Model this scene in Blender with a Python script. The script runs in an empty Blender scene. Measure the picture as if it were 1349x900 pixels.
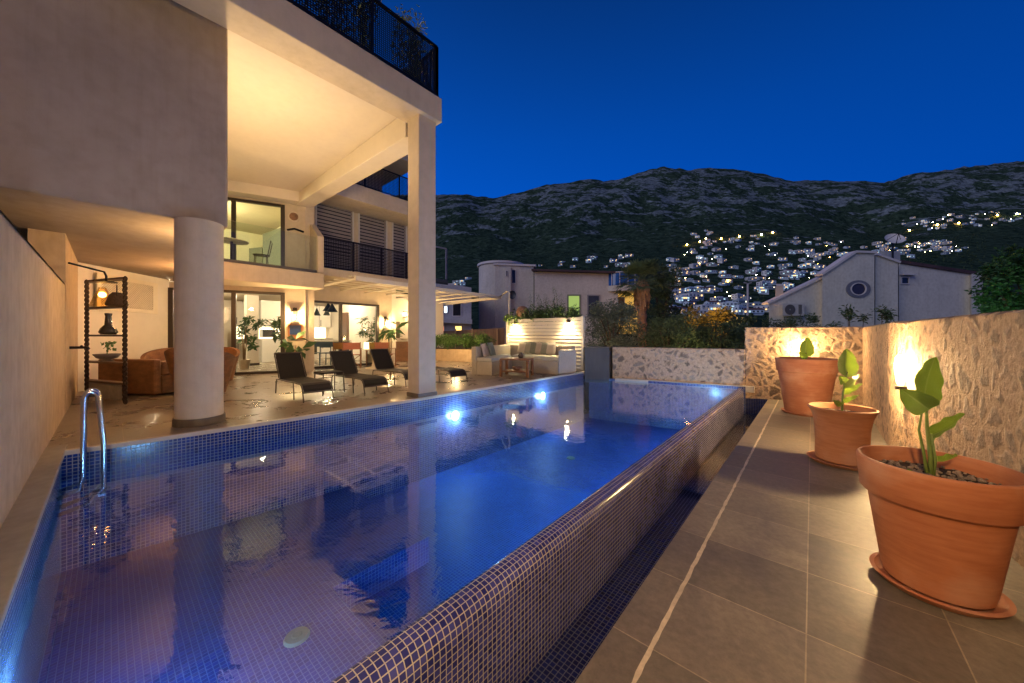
import bpy, bmesh, math, random
import numpy as np
from mathutils import Vector, Matrix, noise
random.seed(7)
SC = bpy.context.scene
COL = SC.collection
R = math.radians
PI = math.pi
# ------------------------------------------------------------------ camera frame (level camera, 1.1 m above the villa terrace)
F, YAW, HC, CX, HY = 458.0, R(40.8), 1.1, 674.5, 441.0
cT, sT = math.cos(YAW), math.sin(YAW)
def ray(px, py=441):
    a = (px-CX)/F
    return Vector((a*cT-sT, a*sT+cT, -(py-HY)/F))
def at(px, Z, z=None, py=None):
    """world point seen in column px at depth Z, at height z (or on row py)"""
    r = ray(px, py if py is not None else HY)
    return Vector((r.x*Z, r.y*Z, HC+r.z*Z if py is not None else z))
def gr(px, py, z=0.0):
    r = ray(px, py); k = (z-HC)/r.z
    return Vector((r.x*k, r.y*k, z))

# ------------------------------------------------------------------ materials
def newmat(name):
    m = bpy.data.materials.new(name); m.use_nodes = True
    nt = m.node_tree
    return m, nt, nt.nodes['Principled BSDF']
def setin(n, k, v):
    if k in n.inputs: n.inputs[k].default_value = v
def c4(c): return (c[0], c[1], c[2], 1.0)
def mat(name, col, rough=.6, var=.15, scale=8.0, bump=.15, metal=0.0, spec=None, bdist=.01, detail=6, stretch=None, emis=None, es=0.0):
    m, nt, b = newmat(name)
    N, L = nt.nodes.new, nt.links.new
    tc = N('ShaderNodeTexCoord'); mp = N('ShaderNodeMapping')
    if stretch: mp.inputs['Scale'].default_value = stretch
    L(tc.outputs['Object'], mp.inputs[0])
    n = N('ShaderNodeTexNoise'); n.inputs['Scale'].default_value = scale; n.inputs['Detail'].default_value = detail; n.inputs['Roughness'].default_value = .62
    L(mp.outputs[0], n.inputs['Vector'])
    n2 = N('ShaderNodeTexNoise'); n2.inputs['Scale'].default_value = scale*.13; n2.inputs['Detail'].default_value = 4
    L(mp.outputs[0], n2.inputs['Vector'])
    ad = N('ShaderNodeMath'); ad.operation = 'ADD'; L(n.outputs['Fac'], ad.inputs[0]); L(n2.outputs['Fac'], ad.inputs[1])
    cr = N('ShaderNodeValToRGB'); cr.color_ramp.elements[0].position = .7; cr.color_ramp.elements[1].position = 1.3
    hf = N('ShaderNodeMath'); hf.operation = 'MULTIPLY'; hf.inputs[1].default_value = .5; L(ad.outputs[0], hf.inputs[0])
    cr.color_ramp.elements[0].position = .35; cr.color_ramp.elements[1].position = .65
    cr.color_ramp.elements[0].color = c4([max(0, x*(1-var)) for x in col]); cr.color_ramp.elements[1].color = c4([min(1, x*(1+var)) for x in col])
    L(hf.outputs[0], cr.inputs[0]); L(cr.outputs[0], b.inputs['Base Color'])
    b.inputs['Roughness'].default_value = rough; b.inputs['Metallic'].default_value = metal
    if spec is not None: setin(b, 'Specular IOR Level', spec)
    if bump:
        bp = N('ShaderNodeBump'); bp.inputs['Strength'].default_value = bump; bp.inputs['Distance'].default_value = bdist
        L(n.outputs['Fac'], bp.inputs['Height']); L(bp.outputs[0], b.inputs['Normal'])
    if emis:
        b.inputs['Emission Color'].default_value = c4(emis); b.inputs['Emission Strength'].default_value = es
    return m
def glow(name, col, s):
    m, nt, b = newmat(name)
    b.inputs['Base Color'].default_value = c4([min(.8, x*.6) for x in col]); b.inputs['Roughness'].default_value = .4
    b.inputs['Emission Color'].default_value = c4(col); b.inputs['Emission Strength'].default_value = s
    return m

def stucco(name, col, blotch=.18, fine=.35, mott=.5):
    m, nt, b = newmat(name); N, L = nt.nodes.new, nt.links.new
    tc = N('ShaderNodeTexCoord')
    n1 = N('ShaderNodeTexNoise'); n1.inputs['Scale'].default_value = .9; n1.inputs['Detail'].default_value = 5; n1.inputs['Roughness'].default_value = .55
    n2 = N('ShaderNodeTexNoise'); n2.inputs['Scale'].default_value = 90; n2.inputs['Detail'].default_value = 4; n2.inputs['Roughness'].default_value = .7
    n3 = N('ShaderNodeTexNoise'); n3.inputs['Scale'].default_value = 7; n3.inputs['Detail'].default_value = 6
    for n in (n1, n2, n3): L(tc.outputs['Object'], n.inputs['Vector'])
    cr = N('ShaderNodeValToRGB'); cr.color_ramp.elements[0].position = .3; cr.color_ramp.elements[1].position = .68
    cr.color_ramp.elements[0].color = c4([x*(1-blotch) for x in col]); cr.color_ramp.elements[1].color = c4(col)
    L(n1.outputs['Fac'], cr.inputs[0])
    mx = N('ShaderNodeMix'); mx.data_type = 'RGBA'; mx.blend_type = 'MULTIPLY'; mx.inputs[0].default_value = mott
    cr3 = N('ShaderNodeValToRGB'); cr3.color_ramp.elements[0].color = (.72, .7, .68, 1); cr3.color_ramp.elements[1].color = (1, 1, 1, 1)
    cr3.color_ramp.elements[0].position = .3; cr3.color_ramp.elements[1].position = .6
    L(n3.outputs['Fac'], cr3.inputs[0]); L(cr.outputs[0], mx.inputs[6]); L(cr3.outputs[0], mx.inputs[7]); L(mx.outputs[2], b.inputs['Base Color'])
    # faint vertical weather streaks
    ms_ = N('ShaderNodeMapping'); ms_.inputs['Scale'].default_value = (5, 5, .28); L(tc.outputs['Object'], ms_.inputs[0])
    n4 = N('ShaderNodeTexNoise'); n4.inputs['Scale'].default_value = 1.6; n4.inputs['Detail'].default_value = 8; n4.inputs['Roughness'].default_value = .7; L(ms_.outputs[0], n4.inputs['Vector'])
    c4_ = N('ShaderNodeValToRGB'); c4_.color_ramp.elements[0].position = .34; c4_.color_ramp.elements[1].position = .5; c4_.color_ramp.elements[0].color = (.80, .77, .73, 1); c4_.color_ramp.elements[1].color = (1, 1, 1, 1); L(n4.outputs['Fac'], c4_.inputs[0])
    mz_ = N('ShaderNodeMix'); mz_.data_type = 'RGBA'; mz_.blend_type = 'MULTIPLY'; mz_.inputs[0].default_value = mott*.8; L(mx.outputs[2], mz_.inputs[6]); L(c4_.outputs[0], mz_.inputs[7]); L(mz_.outputs[2], b.inputs['Base Color'])
    b.inputs['Roughness'].default_value = .85; setin(b, 'Specular IOR Level', .25)
    a = N('ShaderNodeMath'); a.operation = 'MULTIPLY_ADD'; a.inputs[1].default_value = 2.2; L(n3.outputs['Fac'], a.inputs[0]); L(n2.outputs['Fac'], a.inputs[2])
    bp = N('ShaderNodeBump'); bp.inputs['Strength'].default_value = fine; bp.inputs['Distance'].default_value = .006
    L(a.outputs[0], bp.inputs['Height']); L(bp.outputs[0], b.inputs['Normal'])
    return m

def mosaic(name, dark, light, grout, size=.034, mortar=.0032, rough=.18):
    m, nt, b = newmat(name); N, L = nt.nodes.new, nt.links.new
    uv = N('ShaderNodeUVMap'); uv.uv_map = 'UVMap'
    # slightly uneven laying of the sheets
    nd = N('ShaderNodeTexNoise'); nd.inputs['Scale'].default_value = 5; L(uv.outputs[0], nd.inputs['Vector'])
    sb = N('ShaderNodeVectorMath'); sb.operation = 'MULTIPLY_ADD'; sb.inputs[1].default_value = (.004,)*3; L(nd.outputs['Color'], sb.inputs[0]); L(uv.outputs[0], sb.inputs[2])
    br = N('ShaderNodeTexBrick'); br.offset = 0; br.squash = 1
    br.inputs['Scale'].default_value = 1; br.inputs['Brick Width'].default_value = size; br.inputs['Row Height'].default_value = size
    br.inputs['Mortar Size'].default_value = mortar; br.inputs['Mortar Smooth'].default_value = .15; br.inputs['Bias'].default_value = 0
    br.inputs['Color1'].default_value = c4(dark); br.inputs['Color2'].default_value = c4(light); br.inputs['Mortar'].default_value = c4(grout)
    L(sb.outputs[0], br.inputs['Vector'])
    n2 = N('ShaderNodeTexNoise'); n2.inputs['Scale'].default_value = 2.3; n2.inputs['Detail'].default_value = 4; L(uv.outputs[0], n2.inputs['Vector'])
    cr = N('ShaderNodeValToRGB'); cr.color_ramp.elements[0].position = .35; cr.color_ramp.elements[1].position = .65
    cr.color_ramp.elements[0].color = (.78, .76, .8, 1); cr.color_ramp.elements[1].color = (1, 1, 1, 1); L(n2.outputs['Fac'], cr.inputs[0])
    mx = N('ShaderNodeMix'); mx.data_type = 'RGBA'; mx.blend_type = 'MULTIPLY'; mx.inputs[0].default_value = 1
    L(br.outputs['Color'], mx.inputs[6]); L(cr.outputs[0], mx.inputs[7]); L(mx.outputs[2], b.inputs['Base Color'])
    rr = N('ShaderNodeMapRange'); rr.inputs[3].default_value = rough; rr.inputs[4].default_value = .8; L(br.outputs['Fac'], rr.inputs[0]); L(rr.outputs[0], b.inputs['Roughness'])
    bp = N('ShaderNodeBump'); bp.invert = True; bp.inputs['Strength'].default_value = .5; bp.inputs['Distance'].default_value = .003
    L(br.outputs['Fac'], bp.inputs['Height']); L(bp.outputs[0], b.inputs['Normal'])
    return m

def tiles(name, w, h, ox, oy, c1, c2, joint, rough=(.25, .5), mort=.006, stain=.4, rot=0, bstr=.25):
    m, nt, b = newmat(name); N, L = nt.nodes.new, nt.links.new
    tc = N('ShaderNodeTexCoord'); mp = N('ShaderNodeMapping'); mp.inputs['Location'].default_value = (-ox, -oy, 0); mp.inputs['Rotation'].default_value = (0, 0, rot)
    L(tc.outputs['Object'], mp.inputs[0])
    br = N('ShaderNodeTexBrick'); br.offset = 0; br.squash = 1
    br.inputs['Scale'].default_value = 1; br.inputs['Brick Width'].default_value = w; br.inputs['Row Height'].default_value = h
    br.inputs['Mortar Size'].default_value = mort*.5; br.inputs['Mortar Smooth'].default_value = .1
    br.inputs['Color1'].default_value = c4(c1); br.inputs['Color2'].default_value = c4(c2); br.inputs['Mortar'].default_value = c4(joint)
    L(mp.outputs[0], br.inputs['Vector'])
    n1 = N('ShaderNodeTexNoise'); n1.inputs['Scale'].default_value = 1.6; n1.inputs['Detail'].default_value = 9; n1.inputs['Roughness'].default_value = .68; n1.inputs['Distortion'].default_value = .8
    n2 = N('ShaderNodeTexNoise'); n2.inputs['Scale'].default_value = 26; n2.inputs['Detail'].default_value = 8; n2.inputs['Roughness'].default_value = .7
    L(tc.outputs['Object'], n1.inputs['Vector']); L(tc.outputs['Object'], n2.inputs['Vector'])
    cr = N('ShaderNodeValToRGB'); cr.color_ramp.elements[0].position = .32; cr.color_ramp.elements[1].position = .66
    s = 1-stain
    cr.color_ramp.elements[0].color = (s, s*.98, s*.96, 1); cr.color_ramp.elements[1].color = (1.0, 1.0, 1.0, 1); L(n1.outputs['Fac'], cr.inputs[0])
    cr2 = N('ShaderNodeValToRGB'); cr2.color_ramp.elements[0].position = .3; cr2.color_ramp.elements[1].position = .62
    cr2.color_ramp.elements[0].color = (.62, .62, .6, 1); cr2.color_ramp.elements[1].color = (1, 1, 1, 1); L(n2.outputs['Fac'], cr2.inputs[0])
    mx = N('ShaderNodeMix'); mx.data_type = 'RGBA'; mx.blend_type = 'MULTIPLY'; mx.inputs[0].default_value = 1
    L(br.outputs['Color'], mx.inputs[6]); L(cr.outputs[0], mx.inputs[7])
    mx2 = N('ShaderNodeMix'); mx2.data_type = 'RGBA'; mx2.blend_type = 'MULTIPLY'; mx2.inputs[0].default_value = .8
    L(mx.outputs[2], mx2.inputs[6]); L(cr2.outputs[0], mx2.inputs[7]); L(mx2.outputs[2], b.inputs['Base Color'])
    rr = N('ShaderNodeMapRange'); rr.inputs[1].default_value = .35; rr.inputs[2].default_value = .65; rr.inputs[3].default_value = rough[0]; rr.inputs[4].default_value = rough[1]
    L(n1.outputs['Fac'], rr.inputs[0]); L(rr.outputs[0], b.inputs['Roughness'])
    sm = N('ShaderNodeMath'); sm.operation = 'MULTIPLY_ADD'; sm.inputs[1].default_value = -4; L(br.outputs['Fac'], sm.inputs[0]); L(n2.outputs['Fac'], sm.inputs[2])
    bp = N('ShaderNodeBump'); bp.inputs['Strength'].default_value = .25; bp.inputs['Distance'].default_value = .004
    L(sm.outputs[0], bp.inputs['Height']); bp.inputs['Strength'].default_value = bstr; L(bp.outputs[0], b.inputs['Normal'])
    return m

def stonewall(name, sc=4.2, smear=0.0):
    m, nt, b = newmat(name); N, L = nt.nodes.new, nt.links.new
    tc = N('ShaderNodeTexCoord'); mp = N('ShaderNodeMapping'); L(tc.outputs['Object'], mp.inputs[0])
    nz = N('ShaderNodeTexNoise'); nz.inputs['Scale'].default_value = 3.5; nz.inputs['Detail'].default_value = 5; L(mp.outputs[0], nz.inputs['Vector'])
    wv = N('ShaderNodeVectorMath'); wv.operation = 'MULTIPLY_ADD'; wv.inputs[1].default_value = (.30,)*3; L(nz.outputs['Color'], wv.inputs[0]); L(mp.outputs[0], wv.inputs[2])
    ve = N('ShaderNodeTexVoronoi'); ve.feature = 'DISTANCE_TO_EDGE'; ve.inputs['Scale'].default_value = sc; L(wv.outputs[0], ve.inputs['Vector'])
    vc = N('ShaderNodeTexVoronoi'); vc.feature = 'F1'; vc.inputs['Scale'].default_value = sc; L(wv.outputs[0], vc.inputs['Vector'])
    nf = N('ShaderNodeTexNoise'); nf.inputs['Scale'].default_value = 22; nf.inputs['Detail'].default_value = 9; nf.inputs['Roughness'].default_value = .72; L(mp.outputs[0], nf.inputs['Vector'])
    # stone mask: deep inside a cell, eaten by noise so mortar smears over many stones
    ms = N('ShaderNodeMath'); ms.operation = 'MULTIPLY_ADD'; ms.inputs[1].default_value = .42; ms.inputs[2].default_value = -.16; L(nf.outputs['Fac'], ms.inputs[0])
    sb = N('ShaderNodeMath'); sb.operation = 'SUBTRACT'; L(ve.outputs['Distance'], sb.inputs[0]); L(ms.outputs[0], sb.inputs[1])
    sepc = N('ShaderNodeSeparateColor'); L(vc.outputs['Color'], sepc.inputs[0])
    kp = N('ShaderNodeMath'); kp.operation = 'MULTIPLY_ADD'; kp.inputs[1].default_value = -.13; L(sepc.outputs[0], kp.inputs[0]); L(sb.outputs[0], kp.inputs[2])
    mk = N('ShaderNodeMapRange'); mk.inputs[1].default_value = -.01; mk.inputs[2].default_value = .16; mk.inputs[4].default_value = 1-smear; L(kp.outputs[0], mk.inputs[0])
    st = N('ShaderNodeValToRGB'); e = st.color_ramp.elements; e[0].color = (.17, .12, .085, 1); e[1].color = (.40, .31, .23, 1); st.color_ramp.elements.new(.5).color = (.29, .215, .155, 1)
    L(sepc.outputs[1], st.inputs[0])
    mo = N('ShaderNodeValToRGB'); mo.color_ramp.elements[0].position = .3; mo.color_ramp.elements[1].position = .7
    mo.color_ramp.elements[0].color = (.38, .25, .15, 1); mo.color_ramp.elements[1].color = (.64, .45, .29, 1); L(nf.outputs['Fac'], mo.inputs[0])
    mx = N('ShaderNodeMix'); mx.data_type = 'RGBA'; L(mk.outputs[0], mx.inputs[0]); L(mo.outputs[0], mx.inputs[6])
    m2 = N('ShaderNodeMix'); m2.data_type = 'RGBA'; m2.blend_type = 'MULTIPLY'; m2.inputs[0].default_value = .7
    cf = N('ShaderNodeValToRGB'); cf.color_ramp.elements[0].position = .3; cf.color_ramp.elements[1].position = .65; cf.color_ramp.elements[0].color = (.45, .42, .4, 1); cf.color_ramp.elements[1].color = (1.1, 1.1, 1.1, 1)
    L(nf.outputs['Fac'], cf.inputs[0]); L(st.outputs[0], m2.inputs[6]); L(cf.outputs[0], m2.inputs[7]); L(m2.outputs[2], mx.inputs[7])
    L(mx.outputs[2], b.inputs['Base Color']); b.inputs['Roughness'].default_value = .88; setin(b, 'Specular IOR Level', .2)
    hh = N('ShaderNodeMath'); hh.operation = 'MULTIPLY_ADD'; hh.inputs[1].default_value = .9; L(nf.outputs['Fac'], hh.inputs[0])
    inv = N('ShaderNodeMath'); inv.operation = 'MULTIPLY'; inv.inputs[1].default_value = .35; L(mk.outputs[0], inv.inputs[0]); L(inv.outputs[0], hh.inputs[2])
    bp = N('ShaderNodeBump'); bp.inputs['Strength'].default_value = .9; bp.inputs['Distance'].default_value = .045
    L(hh.outputs[0], bp.inputs['Height']); L(bp.outputs[0], b.inputs['Normal'])
    return m

def glassmat(name, tint=(.92, .96, .95), refl=1.0, ior=1.5):
    m = bpy.data.materials.new(name); m.use_nodes = True; nt = m.node_tree; nt.nodes.clear(); N, L = nt.nodes.new, nt.links.new
    o = N('ShaderNodeOutputMaterial'); t = N('ShaderNodeBsdfTransparent'); t.inputs[0].default_value = c4(tint)
    g = N('ShaderNodeBsdfGlossy'); g.inputs['Roughness'].default_value = .02; g.inputs['Color'].default_value = (.95, .97, 1, 1)
    f = N('ShaderNodeFresnel'); f.inputs['IOR'].default_value = ior
    nz = N('ShaderNodeTexNoise'); nz.inputs['Scale'].default_value = .8; tc = N('ShaderNodeTexCoord'); L(tc.outputs['Object'], nz.inputs['Vector'])
    bp = N('ShaderNodeBump'); bp.inputs['Strength'].default_value = .04; bp.inputs['Distance'].default_value = .02; L(nz.outputs['Fac'], bp.inputs['Height'])
    L(bp.outputs[0], g.inputs['Normal'])
    k = N('ShaderNodeMath'); k.operation = 'MULTIPLY'; k.inputs[1].default_value = refl; L(f.outputs[0], k.inputs[0])
    mx = N('ShaderNodeMixShader'); L(k.outputs[0], mx.inputs[0]); L(t.outputs[0], mx.inputs[1]); L(g.outputs[0], mx.inputs[2]); L(mx.outputs[0], o.inputs[0])
    return m

def watermat(name):
    m = bpy.data.materials.new(name); m.use_nodes = True; nt = m.node_tree; nt.nodes.clear(); N, L = nt.nodes.new, nt.links.new
    o = N('ShaderNodeOutputMaterial'); t = N('ShaderNodeBsdfTransparent'); t.inputs[0].default_value = (.48, .76, .98, 1)
    g = N('ShaderNodeBsdfGlossy'); g.inputs['Roughness'].default_value = .012; g.inputs['Color'].default_value = (1, 1, 1, 1)
    tc = N('ShaderNodeTexCoord')
    mp = N('ShaderNodeMapping'); mp.inputs['Scale'].default_value = (1.0, 1.0, 1.0); L(tc.outputs['Object'], mp.inputs[0])
    a = N('ShaderNodeTexNoise'); a.inputs['Scale'].default_value = 5.5; a.inputs['Detail'].default_value = 3; a.inputs['Roughness'].default_value = .5; a.inputs['Distortion'].default_value = 1.2
    b2 = N('ShaderNodeTexNoise'); b2.inputs['Scale'].default_value = 26; b2.inputs['Detail'].default_value = 3
    ms = N('ShaderNodeTexNoise'); ms.inputs['Scale'].default_value = .7; ms.inputs['Detail'].default_value = 2
    for n in (a, b2, ms): L(mp.outputs[0], n.inputs['Vector'])
    mr = N('ShaderNodeMapRange'); mr.inputs[1].default_value = .4; mr.inputs[2].default_value = .62; mr.inputs[3].default_value = .15; mr.inputs[4].default_value = 1.0; L(ms.outputs['Fac'], mr.inputs[0])
    s = N('ShaderNodeMath'); s.operation = 'MULTIPLY_ADD'; s.inputs[1].default_value = .18; L(b2.outputs['Fac'], s.inputs[0]); L(a.outputs['Fac'], s.inputs[2])
    k = N('ShaderNodeMath'); k.operation = 'MULTIPLY'; L(s.outputs[0], k.inputs[0]); L(mr.outputs[0], k.inputs[1])
    bp = N('ShaderNodeBump'); bp.inputs['Strength'].default_value = 1.0; bp.inputs['Distance'].default_value = .0026; L(k.outputs[0], bp.inputs['Height'])
    f = N('ShaderNodeFresnel'); f.inputs['IOR'].default_value = WATER_IOR
    L(bp.outputs[0], g.inputs['Normal']); L(bp.outputs[0], f.inputs['Normal'])
    mx = N('ShaderNodeMixShader'); L(f.outputs[0], mx.inputs[0]); L(t.outputs[0], mx.inputs[1]); L(g.outputs[0], mx.inputs[2]); L(mx.outputs[0], o.inputs[0])
    return m
WATER_IOR = 2.2

# ------------------------------------------------------------------ mesh builder
class MB:
    def __init__(s): s.v = []; s.f = []; s.m = []; s.uv = None
    def add(s, vs, fs, mi=0):
        b = len(s.v); s.v += [tuple(p) for p in vs]; s.f += [tuple(b+i for i in f) for f in fs]; s.m += [mi]*len(fs); return s
    def box(s, x0, x1, y0, y1, z0, z1, mi=0):
        return s.add([(x0, y0, z0), (x1, y0, z0), (x1, y1, z0), (x0, y1, z0), (x0, y0, z1), (x1, y0, z1), (x1, y1, z1), (x0, y1, z1)],
                     [(0, 3, 2, 1), (4, 5, 6, 7), (0, 1, 5, 4), (1, 2, 6, 5), (2, 3, 7, 6), (3, 0, 4, 7)], mi)
    def beam(s, p, q, w, h, mi=0, up=(0, 0, 1)):
        p, q = Vector(p), Vector(q); d = (q-p).normalized(); u = Vector(up)
        if abs(d.dot(u)) > .99: u = Vector((1, 0, 0))
        sd = d.cross(u).normalized()*w*.5; uu = sd.cross(d).normalized()*h*.5
        vs = [a+b*sd+c*uu for a in (p, q) for b, c in ((-1, -1), (1, -1), (1, 1), (-1, 1))]
        return s.add(vs, [(3, 2, 1, 0), (4, 5, 6, 7), (0, 1, 5, 4), (1, 2, 6, 5), (2, 3, 7, 6), (3, 0, 4, 7)], mi)
    def tube(s, pts, r, n=8, mi=0, cap=True):
        pts = [Vector(p) for p in pts]; rs = r if isinstance(r, (list, tuple)) else [r]*len(pts)
        ring = []; ref = None
        for i, p in enumerate(pts):
            d = (pts[min(i+1, len(pts)-1)]-pts[max(i-1, 0)]).normalized()
            if ref is None or abs(ref.dot(d)) > .95:
                ref = Vector((0, 0, 1)) if abs(d.z) < .9 else Vector((1, 0, 0))
            x = d.cross(ref).normalized(); y = x.cross(d).normalized(); ref = y
            ring.append([p+(x*math.cos(2*PI*k/n)+y*math.sin(2*PI*k/n))*rs[i] for k in range(n)])
        vs = [v for q in ring for v in q]; fs = []
        for i in range(len(pts)-1):
            for k in range(n): fs.append((i*n+k, i*n+(k+1) % n, (i+1)*n+(k+1) % n, (i+1)*n+k))
        if cap: fs.append(tuple(range(n))[::-1]); fs.append(tuple((len(pts)-1)*n+k for k in range(n)))
        return s.add(vs, fs, mi)
    def lathe(s, prof, c=(0, 0), n=40, mi=0, a0=0, a1=2*PI, sx=1, sy=1):
        full = abs(a1-a0-2*PI) < 1e-6; m = n if full else n+1; vs = []; fs = []
        for r, z in prof:
            for k in range(m):
                a = a0+(a1-a0)*k/n; vs.append((c[0]+r*sx*math.cos(a), c[1]+r*sy*math.sin(a), z))
        for i in range(len(prof)-1):
            for k in range(n):
                k2 = (k+1) % m; fs.append((i*m+k, i*m+k2, (i+1)*m+k2, (i+1)*m+k))
        return s.add(vs, fs, mi)
    def prism(s, poly, z0, z1, mi=0):
        n = len(poly); vs = [(x, y, z0) for x, y in poly]+[(x, y, z1) for x, y in poly]
        fs = [tuple(range(n))[::-1], tuple(range(n, 2*n))]+[(i, (i+1) % n, n+(i+1) % n, n+i) for i in range(n)]
        return s.add(vs, fs, mi)
    def extrude(s, pts, off, mi=0):
        """closed 3-D outline swept by the vector off"""
        n = len(pts); off = Vector(off); vs = [Vector(p) for p in pts]+[Vector(p)+off for p in pts]
        fs = [tuple(range(n))[::-1], tuple(range(n, 2*n))]+[(i, (i+1) % n, n+(i+1) % n, n+i) for i in range(n)]
        return s.add(vs, fs, mi)
    def ball(s, c, r, n=12, m=8, mi=0, sz=1.0):
        vs = []; fs = []
        for i in range(m+1):
            t = PI*i/m
            for k in range(n): vs.append((c[0]+r*math.sin(t)*math.cos(2*PI*k/n), c[1]+r*math.sin(t)*math.sin(2*PI*k/n), c[2]+r*sz*math.cos(t)))
        for i in range(m):
            for k in range(n): fs.append((i*n+k, (i+1)*n+k, (i+1)*n+(k+1) % n, i*n+(k+1) % n))
        return s.add(vs, fs, mi)
    def wall(s, p, q, z0, z1, t, holes=(), mi=0):
        """wall from p to q (plan), thickness t to the left of p->q, rectangular holes (s0,s1,z0,z1) in metres along it"""
        p, q = Vector((p[0], p[1])), Vector((q[0], q[1])); d = q-p; Ln = d.length; d = d/Ln; nn = Vector((-d.y, d.x))*t
        xs = sorted({0, Ln, *[h[0] for h in holes], *[h[1] for h in holes]}); zs = sorted({z0, z1, *[h[2] for h in holes], *[h[3] for h in holes]})
        for i in range(len(xs)-1):
            run = None
            for j in range(len(zs)-1):
                xm, zm = (xs[i]+xs[i+1])/2, (zs[j]+zs[j+1])/2
                solid = not any(h[0] < xm < h[1] and h[2] < zm < h[3] for h in holes)
                if solid:
                    a = p+d*xs[i]; b = p+d*xs[i+1]
                    s.prism([(a.x, a.y), (b.x, b.y), (b.x+nn.x, b.y+nn.y), (a.x+nn.x, a.y+nn.y)], zs[j], zs[j+1], mi)
        return s
    def build(s, name, mats, parent=None, smooth=False, bevel=0, inv=None, weld=False, autosm=None):
        me = bpy.data.meshes.new(name)
        vs = s.v
        if inv is not None: vs = [tuple(inv @ Vector(p)) for p in vs]
        me.from_pydata(vs, [], s.f); me.update()
        mats = mats if isinstance(mats, (list, tuple)) else [mats]
        for m in mats: me.materials.append(m)
        if len(mats) > 1: me.polygons.foreach_set('material_index', s.m)
        if weld or bevel:
            bm = bmesh.new(); bm.from_mesh(me); bmesh.ops.remove_doubles(bm, verts=bm.verts, dist=1e-5); bmesh.ops.recalc_face_normals(bm, faces=bm.faces); bm.to_mesh(me); bm.free()
        if smooth: me.polygons.foreach_set('use_smooth', [True]*len(me.polygons))
        if autosm is not None:
            me.polygons.foreach_set('use_smooth', [True]*len(me.polygons)); me.set_sharp_from_angle(angle=R(autosm))
        o = bpy.data.objects.new(name, me); COL.objects.link(o)
        if parent is not None: o.parent = parent
        if bevel:
            bv = o.modifiers.new('Bevel', 'BEVEL'); bv.width = bevel; bv.segments = 2; bv.limit_method = 'ANGLE'; bv.angle_limit = R(40)
        return o

def uvbox(o, ox=0, oy=0):
    """uv in metres by dominant face normal"""
    me = o.data; uv = me.uv_layers.new(name='UVMap')
    for p in me.polygons:
        n = p.normal; ax = max(range(3), key=lambda i: abs(n[i]))
        for li in p.loop_indices:
            c = me.vertices[me.loops[li].vertex_index].co
            uv.data[li].uv = (c.y, c.z) if ax == 0 else ((c.x, c.z) if ax == 1 else (c.x, c.y))

def tag(o, label, cat, group=None, kind=None):
    if label: o['label'] = label
    if cat: o['category'] = cat
    if group: o['group'] = group
    if kind: o['kind'] = kind
    return o
def structure(o): o['kind'] = 'structure'; return o
class Thing:
    """an Empty at the thing's base; parts are written in world coordinates (w=True) or local ones"""
    def __init__(s, name, label, cat, loc=(0, 0, 0), rz=0, group=None):
        o = bpy.data.objects.new(name, None); COL.objects.link(o); o.location = loc; o.rotation_euler = (0, 0, rz); o.empty_display_size = .2
        tag(o, label, cat, group); s.o = o
        s.inv = (Matrix.Translation(Vector(loc)) @ Matrix.Rotation(rz, 4, 'Z')).inverted()
    def part(s, mb, name, mats, w=False, parent=None, **k):
        return mb.build(name, mats, parent or s.o, inv=s.inv if w else None, **k)
def copy_tree(o, parent=None):
    c = o.copy(); COL.objects.link(c)
    if parent is not None: c.parent = parent
    for ch in list(o.children): copy_tree(ch, c)
    return c
def place(src, loc, rz=0, label=None, sc=None):
    c = copy_tree(src); c.location = loc; c.rotation_euler = (0, 0, rz)
    if sc is not None: c.scale = (sc,)*3 if not isinstance(sc, (tuple, list)) else sc
    if label: c['label'] = label
    return c
def lamp(loc, e, col=(1, .62, .28), r=.05, kind='POINT', **k):
    d = bpy.data.lights.new('lamp_light', kind); d.energy = e; d.color = col
    if kind != 'SUN' and kind != 'AREA': d.shadow_soft_size = r
    o = bpy.data.objects.new('lamp_light', d); COL.objects.link(o); o.location = loc
    for a, b in k.items():
        if a == 'rot': o.rotation_euler = b
        elif a == 'aim': o.rotation_euler = (Vector(b)-Vector(loc)).to_track_quat('-Z', 'Y').to_euler()
        else: setattr(d, a, b)
    return o
WARM = (1.0, .65, .29); WARMW = (1.0, .78, .5); COOL = (.75, .88, 1.0)

# ------------------------------------------------------------------ foliage
def leafcloud(mb, n, sampler, size, seed=0, mi=(0,), narrow=.45, droop=0.0, up=None):
    rg = random.Random(seed)
    for _ in range(n):
        c = Vector(sampler(rg)); s = size*rg.uniform(.6, 1.4)
        d = Vector((rg.gauss(0, 1), rg.gauss(0, 1), rg.gauss(0, 1)*.7-droop)).normalized()
        if up: d = (d+Vector((0, 0, up))).normalized()
        t = d.cross(Vector((rg.gauss(0, 1), rg.gauss(0, 1), rg.gauss(0, 1)))).normalized()*s*narrow*.5
        m = c+d*s*.5+Vector((0, 0, s*.08))
        mb.add([c, m+t, c+d*s, m-t], [(0, 1, 2, 3)], rg.choice(mi))
    return mb
def clumps(rg, n, box):
    return [(Vector([rg.uniform(box[i], box[i+1]) for i in (0, 2, 4)]), rg.uniform(.5, 1)) for _ in range(n)]
def blob_sampler(cl, r):
    def f(rg):
        c, k = rg.choice(cl)
        v = Vector((rg.gauss(0, 1), rg.gauss(0, 1), rg.gauss(0, 1))).normalized()*(rg.random()**.45)*r*k
        return c+v
    return f
EXPO = 0.25; SUN_E = .7; POOL_E = 4.5; LE_ = 5.5; PORCH_E = 0.0
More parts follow.
